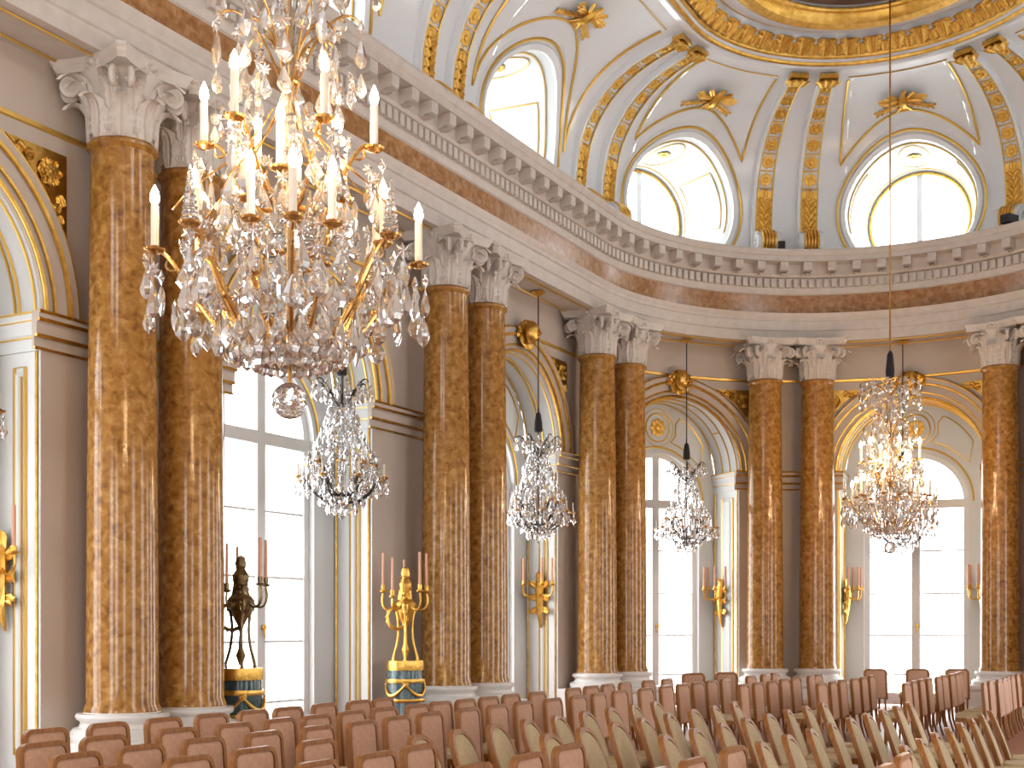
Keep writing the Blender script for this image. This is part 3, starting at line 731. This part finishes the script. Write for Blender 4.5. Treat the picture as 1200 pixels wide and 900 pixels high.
# ------------------------------------------------------------------ great chandelier
def great_chandelier():
    """origin at the bottom of the globe; z up"""
    root = empty('chandelier')
    rnd = random.Random(3)
    # globe: faceted cut-glass ball
    b = MB(); rows = [[(.112*math.sin(a)*math.cos(t+(i % 2)*PI/18), .112*math.sin(a)*math.sin(t+(i % 2)*PI/18), .112-.112*math.cos(a)) for t in [2*PI*j/18 for j in range(18)]] for i, a in enumerate(lin(.05, PI-.05, 12))]
    b.grid(rows, close_u=True); b.build('globe', M['crystal'], root, smooth=False)
    b = MB().lathe([(.0, .40), (.17, .41), (.20, .44), (.205, .475), (.17, .49), (.05, .495), (.02, .60), (0, .60)], 24); b.lathe([(.012, .22), (.012, .41)], 8); b.build('dish', M['brass'], root)
    MB().lathe([(.014, .5), (.014, 3.42)], 8).build('rod', M['brass'], root)
    pr = [(.02, .5), (.06, .56), (.085, .75), (.09, .95), (.065, 1.15), (.035, 1.3), (.06, 1.36), (.035, 1.42), (.05, 1.55), (.085, 1.72), (.08, 1.86), (.045, 1.98), (.03, 2.1), (.05, 2.16), (.03, 2.25), (.05, 2.45), (.075, 2.62), (.05, 2.8), (.025, 2.95)]
    MB().lathe([(r_, z) for r_, z in pr], 12).build('glass_stem', M['crystal'], root, smooth=False)
    for z, r_ in ((1.31, .06), (2.08, .07), (2.98, .06)): MB().lathe([(.02, z-.03), (r_, z-.015), (r_, z+.015), (.02, z+.03)], 14).build('collar', M['brass'], root)
    MB().lathe([(.02, 3.16), (.07, 3.18), (.08, 3.3), (.05, 3.6), (.02, 3.66), (.0, 3.66)], 14).build('canopy_cover', M['black'], root)
    tiers = [  # name, count, phase, bezier, candle kind list
        (8, .20, [(.17, 0, .45), (.40, 0, .38), (.60, 0, .66), (.66, 0, 1.02), (.80, 0, 1.10), (.80, 0, .93), (.80, 0, .98)], 'cs', .80, .98),
        (8, .20+PI/8, [(.15, 0, .46), (.34, 0, .42), (.44, 0, .75), (.50, 0, 1.10), (.60, 0, 1.12), (.60, 0, .98), (.60, 0, 1.03)], 'c', .60, 1.03),
        (6, .55, [(.03, 0, 1.25), (.20, 0, 1.05), (.26, 0, 1.35), (.30, 0, 1.62), (.36, 0, 1.62), (.36, 0, 1.42), (.36, 0, 1.46)], 'c', .36, 1.40),
        (6, .05, [(.03, 0, 1.32), (.22, 0, 1.15), (.34, 0, 1.45), (.38, 0, 1.80), (.52, 0, 1.80), (.52, 0, 1.62), (.52, 0, 1.66)], 'c', .52, 1.66)]
    for cnt, ph, bz, kinds, r_, z in tiers:
        bz[-1] = (r_, 0, z); bz[-2] = (r_, 0, z-.06)
        me = arm_mesh(bz).mesh('arm', M['brass'])
        for k in range(cnt):
            a = ph + 2*PI*k/cnt; am = put(me, 'arm', root, rz=a)
            put(ME['pan'], 'drip_pan', am, (r_, 0, z+.01))
            if kinds[k % len(kinds)] == 'c':
                put(ME['candle'], 'candle', am, (r_, 0, z+.03)); put(ME['bulb'], 'bulb', am, (r_, 0, z+.283)).scale = (1.35, 1.35, 1.25)
            else:
                put(ME['spire'], 'spire', am, (r_, 0, z+.03))
    # thin crown branches at the top
    for cnt, ph, bz in ((6, .1, [(.02, 0, 1.95), (.1, 0, 2.3), (.28, 0, 2.62), (.43, 0, 2.52), (.44, 0, 2.42)]), (6, .6, [(.02, 0, 2.1), (.08, 0, 2.35), (.2, 0, 2.5), (.31, 0, 2.4), (.33, 0, 2.30)]),
                        (8, .3, [(.03, 0, 2.85), (.15, 0, 3.05), (.4, 0, 3.2), (.54, 0, 3.1), (.54, 0, 3.02)])):
        me = arm_mesh(bz, .008, False).mesh('branch', M['brass'])
        for k in range(cnt): put(me, 'branch', root, rz=ph+2*PI*k/cnt)
    # wire struts with rosettes
    st = MB().tube(bez([(.10, 0, 1.9), (.30, 0, 1.5), (.55, 0, 1.45), (.70, 0, 1.2)], 10), .006, 5).mesh('wire', M['brass'])
    for k in range(8): put(st, 'wire', root, rz=.4+2*PI*k/8)
    # pendants
    def hang(me, r_, a, z, sc_=1.0, name='pendant'):
        m_ = Matrix.Translation((r_*math.cos(a), r_*math.sin(a), z)) @ Matrix.Rotation(a+PI/2+rnd.uniform(-.7, .7), 4, 'Z') @ Matrix.Rotation(rnd.uniform(-.08, .08), 4, 'Y') @ Matrix.Scale(sc_, 4)
        put(me, name, root, mtx=m_)
    def string(r_, a, z, kind, sc_=1.0):
        hang(ME['star'], r_, a, z, sc_, 'rosette'); hang(ME[kind], r_, a, z-.045*sc_, sc_)
    # under every arm end: rosette plus long drop, and a second pair slightly inside
    for cnt, ph, r_, z in ((8, .20, .80, .93), (8, .20+PI/8, .60, .98), (6, .55, .36, 1.36), (6, .05, .52, 1.60)):
        for k in range(cnt):
            a = ph+2*PI*k/cnt
            string(r_+.05, a+.06, z-.02, 'almond', 1.25); string(r_-.03, a-.10, z-.08, 'kite', 1.15)
            if r_ > .45:
                string(r_+.01, a+.16, z-.10, 'almond', 1.5); hang(ME['almond'], r_+.03, a, z-.26, 1.35); hang(ME['kite'], r_-.12, a+.08, z-.24, 1.25)
                hang(ME['star'], r_-.16, a-.03, z+.10, 1.2, 'rosette')
    # lower skirt round the dish
    for k in range(22):
        a = 2*PI*k/22; hang(ME['almond'], .21, a, .44, 1.1)
        hang(ME['almond'], .33, a+.1, .50, 1.25)
        hang(ME['kite'] if k % 2 else ME['almond'], .44, a+.2, .56, 1.2)
        if k % 2 == 0: hang(ME['star'], .38, a, .56, 1.0, 'rosette')
    # beads and rosettes over the body
    for k in range(54):
        a = rnd.uniform(0, 2*PI); z = rnd.uniform(1.0, 2.1); r_ = (.72-.28*(z-1.0))*rnd.uniform(.45, 1.0)
        if k % 3 == 0: string(r_, a, z, 'almond', .95)
        elif k % 3 == 1: hang(ME['bead'], r_, a, z, 1.6, 'bead'); hang(ME['almond'], r_, a, z-.04, .8)
        else: hang(ME['star'], r_, a, z, 1.1, 'rosette')
    for cnt, ph, r_, z in ((6, .1, .44, 2.42), (6, .6, .33, 2.30), (8, .3, .54, 3.02), (8, .7, .40, 3.08), (6, 0., .2, 2.75)):
        for k in range(cnt):
            a = ph+2*PI*k/cnt; string(r_, a, z, 'kite' if k % 2 else 'almond', 1.35); hang(ME['almond'], r_, a, z-.27, 1.15)
    # spires standing round the stem
    for k in range(6):
        a = .3+2*PI*k/6; m_ = Matrix.Translation((.2*math.cos(a), .2*math.sin(a), .98)) @ Matrix.Scale(1.2, 4); put(ME['spire'], 'spire', root, mtx=m_)
        put(MB().lathe([(0, .95), (.06, .965), (.065, .98), (0, .985)], 10).mesh('spire_pan', M['brass']), 'spire_pan', root, (.2*math.cos(a), .2*math.sin(a), 0))
    return root
ZG = H+1.26
gc = great_chandelier(); p1 = ND(CN-R, 6.11, ZG); gc.location = p1
tag(gc, 'great lit crystal chandelier, nearest and largest, hanging upper left', 'chandelier', 'great crystal chandeliers')
KIDS = {o.name: list(o.children) for o in bpy.data.objects if o.children}
gc2 = copy_tree(gc); gc2.location = ND(CN-R, 23.1, ZG); gc2.rotation_euler.z = .5
tag(gc2, 'great lit crystal chandelier on a long cord before the bright far window', 'chandelier', 'great crystal chandeliers')
for g in (gc, gc2):
    x, y, z = g.location
    MB().tube([(0, 0, 3.6), (0, 0, H+11.37-z)], .016, 6).build('cord', M['brass'], g)

# ------------------------------------------------------------------ small chandeliers hanging before each bay
def small_chandelier():
    root = empty('small_chandelier'); rnd = random.Random(5)       # origin at the bottom finial
    b = MB().lathe([(.0, 0), (.05, .05), (.05, .09), (.012, .14), (.012, .18), (.05, .2), (.1, .24), (.11, .28), (.03, .3), (.02, .4), (.0, .4)], 12); b.build('bottom_ball', M['crystal'], root, smooth=False)
    MB().lathe([(.012, .25), (.012, 2.1)], 6).build('rod', M['darkmetal'], root)
    MB().lathe([(.03, .3), (.05, .5), (.07, .75), (.04, 1.0), (.03, 1.1), (.05, 1.3), (.03, 1.5), (.045, 1.7), (.03, 1.85)], 8).build('glass_stem', M['crystal'], root, smooth=False)
    MB().lathe([(.06, 1.98), (.075, 2.0), (.07, 2.14), (.045, 2.3), (.015, 2.33), (.015, 2.4)], 12).build('canopy_cover', M['black'], root)
    for cnt, ph, bz, r_, z in ((8, .1, [(.04, 0, .26), (.3, 0, .16), (.46, 0, .36), (.52, 0, .62), (.62, 0, .60), (.62, 0, .52)], .62, .55), (8, .5, [(.03, 0, .34), (.2, 0, .3), (.3, 0, .55), (.35, 0, .85), (.44, 0, .84), (.44, 0, .72)], .44, .75),
                               (6, .3, [(.03, 0, 1.55), (.14, 0, 1.6), (.25, 0, 1.95), (.38, 0, 1.95), (.40, 0, 1.86)], .40, 1.86)):
        me = arm_mesh(bz, .011).mesh('arm', M['darkmetal'])
        for k in range(cnt):
            am = put(me, 'arm', root, rz=ph+2*PI*k/cnt)
            if z < 1:
                put(ME['pan'], 'drip_pan', am, (r_, 0, z)); put(ME['sm_candle'], 'candle', am, (r_, 0, z+.02))
    b = MB()
    def drop(r_, a, z, kind, sc_): b.merge({'a': AL, 'k': KT, 's': ST, 'b': BD}[kind], Matrix.Translation((r_*math.cos(a), r_*math.sin(a), z)) @ Matrix.Rotation(a+PI/2+rnd.uniform(-.8, .8), 4, 'Z') @ Matrix.Scale(sc_, 4))
    for cnt, r_, z in ((24, .64, .52), (24, .46, .70), (16, .30, .36), (14, .2, .26), (16, .40, 1.84), (12, .28, 1.78), (16, .52, .50)):
        for k in range(cnt):
            a = 2*PI*k/cnt+rnd.uniform(-.1, .1); drop(r_, a, z, 's', .8); drop(r_, a, z-.04, 'a' if k % 2 else 'k', .95)
    for k in range(16):                     # long bead strings from the crown to the arms
        a = 2*PI*k/16
        for t in lin(0, 1, 11):
            r_ = .12+.34*t**1.8; z = 1.80-.95*t; drop(r_, a, z, 'b', .9)
            if rnd.random() < .55: drop(r_+.03, a+.1, z, 'a', .8)
    for k in range(90): a = rnd.uniform(0, 2*PI); z = rnd.uniform(.45, 1.5); drop((.55-.28*(z-.45))*rnd.uniform(.4, 1), a, z, rnd.choice('aks'), .95)
    cr = b.build('crystal_drops', M['crystal'], root, smooth=False); cr['kind'] = 'stuff'
    for k in range(8):
        a = .1+2*PI*k/8+.39; m_ = Matrix.Translation((.5*math.cos(a), .5*math.sin(a), .58)) @ Matrix.Scale(.9, 4); put(ME['spire'], 'spire', root, mtx=m_)
    return root
AL, KT, ST, BD = almond_mb(), kite_mb(), star_mb(), bead_mb(.022)
ME['sm_candle'] = MB().lathe([(.014, 0), (.014, .16), (.0, .17)], 6).mesh('candle', M['candle'])
smc = small_chandelier(); KIDS = {o.name: list(o.children) for o in bpy.data.objects if o.children}
SM = [(-13.9, 'small unlit crystal chandelier cut off by the left edge'), (-7.55, 'small crystal chandelier hanging just below and behind the great one'), (-1.75, 'small crystal chandelier in front of the gilded wall sconce'),
      (3.12, 'small crystal chandelier before the third bay window, between two column pairs'), (7.6, 'small crystal chandelier far behind the distant great chandelier')]
for k, (s, lb) in enumerate(SM):
    o = smc if k == 0 else copy_tree(smc); o.location = W(s, -.22, 1.42); o.rotation_euler.z = .4*k
    tag(o, lb, 'chandelier', 'small chandeliers before the arches')
    MB().tube([(0, 0, 2.38), (0, 0, 5.89-1.42)], .012, 6).build('cord', M['darkmetal'], o)
    rs = MB().lathe([(.0, 5.87-1.42-.06), (.05, 5.87-1.42-.05), (.10, 5.87-1.42-.01), (.13, 5.88-1.42), (0, 5.88-1.42)], 14).build('ceiling_rose', M['gold'], o)

# ------------------------------------------------------------------ wall sconces
def sconce(L, sx, dep, z, label, par_n):
    """gilded bracket on the jamb with four rose candles"""
    pos = L(sx*(hwb(L)-.02), dep, z); nrm = Vector((-sx*L.t.x, -sx*L.t.y, 0))
    root = empty('sconce', pos); root.matrix_world = frame(pos, nrm, scale=1.2); tag(root, label, 'sconce', 'gilded wall sconces')
    b = MB(); b.tube([(0, -.58, .02), (0, -.45, .05), (0, -.25, .07), (0, 0, .08), (0, .15, .07), (0, .28, .03)], [.012, .035, .05, .075, .06, .02], 8)
    for k in range(3):
        for q in (-1, 1): b.merge(leaf_mb(.22, .12, .3, 4, 8), Matrix.Translation((q*.02, .05-.16*k, .06)) @ Matrix.Rotation(-q*(1.0+.5*k), 4, 'Z'))
    b.merge(leaf_mb(.28, .16, .3, 5, 8), Matrix.Translation((0, .1, .07))); b.merge(leaf_mb(.4, .14, .2, 5, 8), Matrix.Translation((0, -.1, .08)) @ Matrix.Rotation(PI, 4, 'Z'))
    b.build('bracket', M['gold'], root)
    for q in (-1.0, 1.0, -.62, .62):
        f = .14 if abs(q) > .9 else .30; x = q*.26
        am = MB().tube(bez([(q*.04, -.02, .09), (q*.16, -.16, f), (q*.34, -.08, f), (x, .08, f), (x, .10, f)], 12), .014, 6)
        for t in (0, 1): am.lathe([(.0, 0), (.02, .0), (.035, .03), (.03, .04), (.0, .04)], 10, (0, 0, 0), True) if False else None
        a_o = am.build('arm', M['gold'], root)
        cup = MB(); rows = [[(x+r_*math.cos(t), .08+h, f+r_*math.sin(t)) for t in [2*PI*j/10 for j in range(10)]] for r_, h in ((.01, 0), (.045, .015), (.05, .03), (.025, .035), (.028, .08), (.001, .08))]
        cup.grid(rows, close_u=True).build('candle_cup', M['gold'], a_o)
        cd = MB(); rows = [[(x+r_*math.cos(t), .15+h, f+r_*math.sin(t)) for t in [2*PI*j/8 for j in range(8)]] for r_, h in ((.018, 0), (.018, .36), (.001, .365))]
        cd.grid(rows, close_u=True).build('candle', M['pinkcandle'], a_o)
def hwb(L): return HW[CENT.index(L.s)]
for i, sx, lb in ((1, 1, 'gilded wall sconce cut off by the left edge'), (2, 1, 'gilded sconce hidden behind the column, second bay'), (3, 1, 'gilded wall sconce on white panel between the two middle column pairs'),
                  (4, 1, 'pale gilded sconce on the right jamb of the third window'), (5, -1, 'gilded sconce on the left jamb of the bright far window'), (5, 1, 'gilded sconce on the right jamb of the bright far window')):
    if i == 2: continue
    sconce(Local(CENT[i]), sx, 1.04 if i == 1 else .89, .62, lb, None)

# ------------------------------------------------------------------ candelabra on drum pedestals
def candelabrum(pos, dark, label, rz):
    root = empty('candelabrum', pos, rz); tag(root, label, 'candelabrum', 'tall candelabra on drum pedestals')
    ma, mb_ = (M['bronze'], M['green']) if dark else (M['gold'], M['blue'])
    b = MB().lathe([(.34, 0), (.34, .14), (.30, .17), (.29, .36), (.27, .38), (.265, .40), (.27, .62), (.262, .66), (.255, .90), (.25, 1.10), (.235, 1.25), (.0, 1.27)], 24); b.build('drum', mb_, root)
    for z, r_, h in ((.42, .275, .16), (.70, .285, .05), (.98, .275, .06), (1.20, .262, .14)):
        MB().lathe([(r_-.03, z-h/2), (r_+.004, z-h/2), (r_+.012, z), (r_+.004, z+h/2), (r_-.03, z+h/2)], 24).build('gilt_band', M['gold'], root)
    g = MB()
    for k in range(4):
        a0 = k*PI/2
        g.tube([(.28*math.cos(a0+PI/2*t), .28*math.sin(a0+PI/2*t), .93-.16*math.sin(PI*t)) for t in lin(0, 1, 10)], [.012+.016*math.sin(PI*t) for t in lin(0, 1, 10)], 6)
        g.merge(rosette_mb(6, .05, .05, 18), frame((.27*math.cos(a0), .27*math.sin(a0), .93), (math.cos(a0), math.sin(a0), 0)))
    g.build('garland', M['gold'], root)
    # tripod stand
    for k in range(3):
        a = .5+2*PI*k/3; c, s_ = math.cos(a), math.sin(a)
        lg = MB().tube(bez([(.20*c, .20*s_, 1.27), (.22*c, .22*s_, 1.36), (.07*c, .07*s_, 1.5), (.09*c, .09*s_, 1.85), (.17*c, .17*s_, 2.05)], 12), [.03]+[.02]*10+[.026, .03], 6)
        lg.merge(leaf_mb(.2, .1, .3, 4, 8), frame((.17*c, .17*s_, 1.95), (c, s_, 0))); lg.build('leg', ma, root)
    b = MB().lathe([(.02, 1.3), (.06, 1.42), (.03, 1.5), (.02, 1.7), (.04, 1.78), (.10, 1.9), (.13, 2.0), (.15, 2.1), (.10, 2.16), (.06, 2.2), (.09, 2.3), (.10, 2.38), (.05, 2.46), (.07, 2.52), (.05, 2.6), (.0, 2.63)], 24)
    b.build('urn', ma, root)
    b = MB()
    for k in range(9):
        a = 2*PI*k/9; b.merge(leaf_mb(.26, .14, .4, 4, 8), frame((.10*math.cos(a), .10*math.sin(a), 2.02+.05*(k % 3)), (math.cos(a), math.sin(a), .2)))
        b.merge(leaf_mb(.2, .11, .5, 4, 8), frame((.06*math.cos(a+.3), .06*math.sin(a+.3), 2.32), (math.cos(a+.3), math.sin(a+.3), .3)))
    b.build('foliage', ma, root)
    w = MB()                                   # wreath
    for k in range(14):
        a = 2*PI*k/14; w.merge(leaf_mb(.11, .06, .2, 3, 6), frame((.13*math.cos(a)-.12, -.10, 1.88+.15*math.sin(a)), (0, -1, 0)) @ Matrix.Rotation(a, 4, 'Z'))
    w.tube([(.13*math.cos(a)-.12, -.10, 1.88+.15*math.sin(a)) for a in [2*PI*k/20 for k in range(20)]], .016, 6, True); w.build('wreath', ma, root)
    for k in range(5):
        a = .35+2*PI*k/5; c, s_ = math.cos(a), math.sin(a); r_ = .33; zc = 2.16 if k % 2 else 2.24
        am = MB().tube(bez([(.08*c, .08*s_, 2.12), (.2*c, .2*s_, 1.92), (.40*c, .40*s_, 1.98), (r_*c, r_*s_, zc)], 12), .017, 6).build('arm', ma, root)
        MB().lathe([(.0, 0), (.05, .02), (.055, .04), (.028, .045), (.032, .12), (.0, .12)], 12, (r_*c, r_*s_, zc)).build('candle_cup', ma, am)
        MB().lathe([(.021, .1), (.018, .58), (.0, .59)], 10, (r_*c, r_*s_, zc)).build('candle', M['pinkcandle'], am)
q = W(-9.84, -.02, -H); candelabrum(q, True, 'dark bronze candelabrum with wreath standing before the left window', .3)
candelabrum(W(-6.32, .0, -H), False, 'bright gilded candelabrum on blue drum beside the middle columns', .1)

# small black spotlight and grey box on the cornice ledge
sp = empty('spotlight', W(9.95, .40, 7.70)); sp.rotation_euler.z = .6; tag(sp, 'small black box spotlight on the cornice at the right edge', 'spotlight')
MB().box((0, 0, .13), (.30, .2, .16)).build('housing', M['black'], sp, smooth=False); MB().box((0, 0, .025), (.06, .1, .06)).build('foot', M['darkmetal'], sp, smooth=False)
db = empty('projector', W(5.0, .45, 7.70)); tag(db, 'tiny grey lamp box on the cornice between gilded ribs', 'lamp')
MB().box((0, 0, .10), (.13, .12, .16)).build('housing', M['darkmetal'], db, smooth=False); MB().lathe([(.03, 0), (.03, .03)], 8).build('foot', M['darkmetal'], db)

# ------------------------------------------------------------------ chairs
def rrect(w, z0, z1, rad, n=4):
    pts = [(-w, z0)]; 
    for a in lin(PI, PI/2, n): pts.append((-w+rad+rad*math.cos(a), z1-rad+rad*math.sin(a)))
    for a in lin(PI/2, 0, n): pts.append((w-rad+rad*math.cos(a), z1-rad+rad*math.sin(a)))
    pts.append((w, z0)); return pts
def arch(w, z0, zm, z1, n=10):
    return [(-w, z0)] + [(-w*abs(math.cos(a))**.75 if a < PI/2 else w*abs(math.cos(a))**.75, zm+(z1-zm)*math.sin(a)**.85) for a in lin(0, PI, 2*n)] + [(w, z0)]
def chair_meshes(cream):
    o = {}; w = .225; rake = .19 if cream else -.05
    def back_pt(x, z, off=0.0):
        t = max(0, (z-.40)/.55); return (x, -.19-rake*t**1.1-.015*math.cos(x/.23*PI/2)*t+off, z)
    if cream:
        ol = arch(w, .40, .62, .945); il = arch(w-.03, .44, .62, .915); i2 = arch(w-.06, .47, .62, .885)
    else:
        ol = rrect(w, .36, .945, .085); il = rrect(w-.03, .38, .915, .06); i2 = rrect(w-.06, .40, .885, .045)
    b = MB(); rows = []
    for k, (x, z) in enumerate(ol):
        a_, b_ = ol[max(0, k-1)], ol[min(len(ol)-1, k+1)]; tx, tz = b_[0]-a_[0], b_[1]-a_[1]; l = math.hypot(tx, tz) or 1
        nx, nz = -tz/l, tx/l
        rows.append([back_pt(x-nx*i_, z-nz*i_, off) for i_, off in ((0, -.022), (0, .022), (.035, .022), (.035, -.022))])
    b.grid(rows, close_u=True); b.fan(rows[0]); b.fan(rows[-1][::-1]); o['back_frame'] = (b, 'wood')
    def pad(off, bulge, sgn):
        b = MB(); c = [back_pt(x, z, off) for x, z in il]; c2 = [back_pt(x, z, off+bulge) for x, z in i2]; k = len(c)
        b.add(c+c2, [(j, (j+1) % k, k+(j+1) % k, k+j) for j in range(k)] + [tuple(range(k, 2*k))] + [tuple(range(k))[::-1]])
        if sgn < 0: b.f = [f[::-1] for f in b.f]
        return b
    o['back_panel'] = (pad(-.006, -.018, -1), 'pink'); o['back_cushion'] = (pad(.002, .03, 1), 'cream')
    b = MB(); ring = []
    for z, k in ((.435, 1.0), (.46, 1.02), (.485, .98), (.50, .86)):
        ring.append([(x*k, (y-.02)*k+.02, z) for x, y in ((-.19, -.19), (.19, -.19), (.215, -.05), (.235, .18), (.215, .225), (0, .24), (-.215, .225), (-.235, .18), (-.215, -.05))])
    b.grid(ring, close_u=True); b.fan(ring[-1]); b.fan(ring[0][::-1]); o['seat'] = (b, 'cream')
    b = MB(); ring = [[(x, y, z) for x, y in ((-.2, -.2), (.2, -.2), (.235, .225), (-.235, .225))] for z in (.375, .435)]
    b.grid(ring, close_u=True); b.fan(ring[0][::-1]); b.fan(ring[1]); o['seat_frame'] = (b, 'wood')
    o['fleg'] = (MB().tube([(0, 0, .43), (0, .005, .2), (0, .01, .0)], [.024, .019, .014], 6), 'wood')
    o['rleg'] = (MB().tube([(0, 0, .43), (0, -.02, .2), (0, -.08, .0)], [.024, .019, .015], 6), 'wood')
    return {k: b.mesh('leg' if k[1:] == 'leg' else k, M[m_], 40) for k, (b, m_) in o.items()}
CHS = [chair_meshes(False), chair_meshes(True)]
def chair(n, d, face, label, group, jit=.045):
    p = ND(n, d); base = math.atan2(-N0.x, N0.y)
    rz = base + face + random.uniform(-jit, jit)
    r0 = empty('chair', (p.x, p.y, 0), rz); tag(r0, label, 'chair', group); CH = CHS[1 if face > 1 else 0]
    for k in ('back_frame', 'back_panel', 'back_cushion', 'seat', 'seat_frame'): put(CH[k], k, r0)
    for x, y, k in ((-.2, .2, 'fleg'), (.2, .2, 'fleg'), (-.18, -.18, 'rleg'), (.18, -.18, 'rleg')): put(CH[k], 'leg', r0, (x, y, 0))
    return r0
ORD = 'first second third fourth fifth sixth seventh eighth ninth tenth eleventh twelfth thirteenth fourteenth fifteenth sixteenth seventeenth eighteenth nineteenth twentieth'.split()
def seq(a, e, st=.62):
    n = max(1, round((e-a)/st)); return [a+(e-a)*k/n for k in range(n+1)]
RN = ['first', 'second', 'third', 'fourth', 'fifth', 'sixth', 'seventh', 'eighth']
near = {0: (8.45, [7.16, 7.85, 8.5, 9.1, 9.7] + [10.25, 10.88, 11.5, 12.0]), 1: (7.5, [6.33, 6.93, 7.7, 8.35, 8.97, 9.5, 10.1, 10.66, 11.23, 11.75, 12.25, 12.8, 13.37, 14.0]),
        2: (6.7, [5.9, 6.5, 7.15, 7.8, 8.48, 9.1, 9.72, 10.3, 11.0, 11.6, 12.2, 12.88, 13.5, 14.15, 14.83]), 3: (5.92, [5.42, 6.1, 6.75, 7.44]), 4: (5.0, [5.65, 6.27, 6.9, 7.45]),
        5: (4.06, [5.95, 6.6, 7.3, 8.0]), 6: (3.0, [6.9, 7.55, 8.4]), 7: (1.84, [7.1, 7.75, 8.45])}
for r_, (n, ds) in near.items():
    for k, d in enumerate(ds):
        chair(n + random.uniform(-.03, .03), d, 0, 'pink-backed chair in near block, %s from near end, %s row from left wall' % (ORD[k], RN[r_]), 'pink-backed chairs of the near block')
far = {1: (7.52, [15.11, 15.7, 16.27, 16.87, 17.7, 18.4]), 2: (6.68, [15.54, 16.3, 16.95, 17.5, 18.1, 18.7, 20.1, 20.8, 21.4]), 3: (5.83, [17.17, 17.77, 18.4, 19.08, 19.8, 20.5, 21.05]),
       4: (4.95, [18.0, 18.6, 19.25, 19.9, 20.45, 21.1]), 5: (3.92, [18.75, 19.4, 20.0, 20.6, 21.2, 21.8, 22.4, 22.95, 23.5]), 6: (2.9, [19.3, 19.95, 20.55, 21.1, 21.7, 22.3, 22.9, 23.5, 24.1, 24.6])}
for r_, (n, ds) in far.items():
    for k, d in enumerate(ds):
        chair(n + random.uniform(-.03, .03), d, 0, 'pink-backed chair in far block, %s from near end, %s row from left wall' % (ORD[k], RN[r_]), 'pink-backed chairs of the far block')
mid = {0: (4.92, seq(8.15, 12.95, .62)), 1: (4.1, seq(8.75, 13.2, .62)), 2: (3.26, seq(9.1, 13.68, .62)), 3: (2.43, seq(8.9, 14.14, .62)), 4: (1.46, seq(9.1, 13.2, .62))}
for r_, (n, ds) in mid.items():
    for k, d in enumerate(ds):
        chair(n, d, PI+.10, 'cream-fronted chair facing right, %s from near end, %s cream row from left' % (ORD[k], RN[r_]), 'cream-fronted chairs facing right')
base = math.atan2(-N0.x, N0.y)
for k, (x, y) in enumerate(((6.9, 24.0), (7.72, 24.03), (8.47, 24.0))):
    c = chair(5, 20, 0, '%s of three wide-seen chairs standing before the bright far window' % ('leftmost', 'middle one', 'rightmost')[k], 'chairs facing the far window')
    c.location = (x, y, 0); c.rotation_euler.z = random.uniform(-.06, .06)
for k, (x, y) in enumerate(((3.1, 21.95), (3.73, 22.3))):
    c = chair(5, 20, 0, '%s of two odd chairs turned towards the third window' % ('left one', 'right one')[k], 'chairs facing the third window')
    c.location = (x, y, 0); c.rotation_euler.z = .35
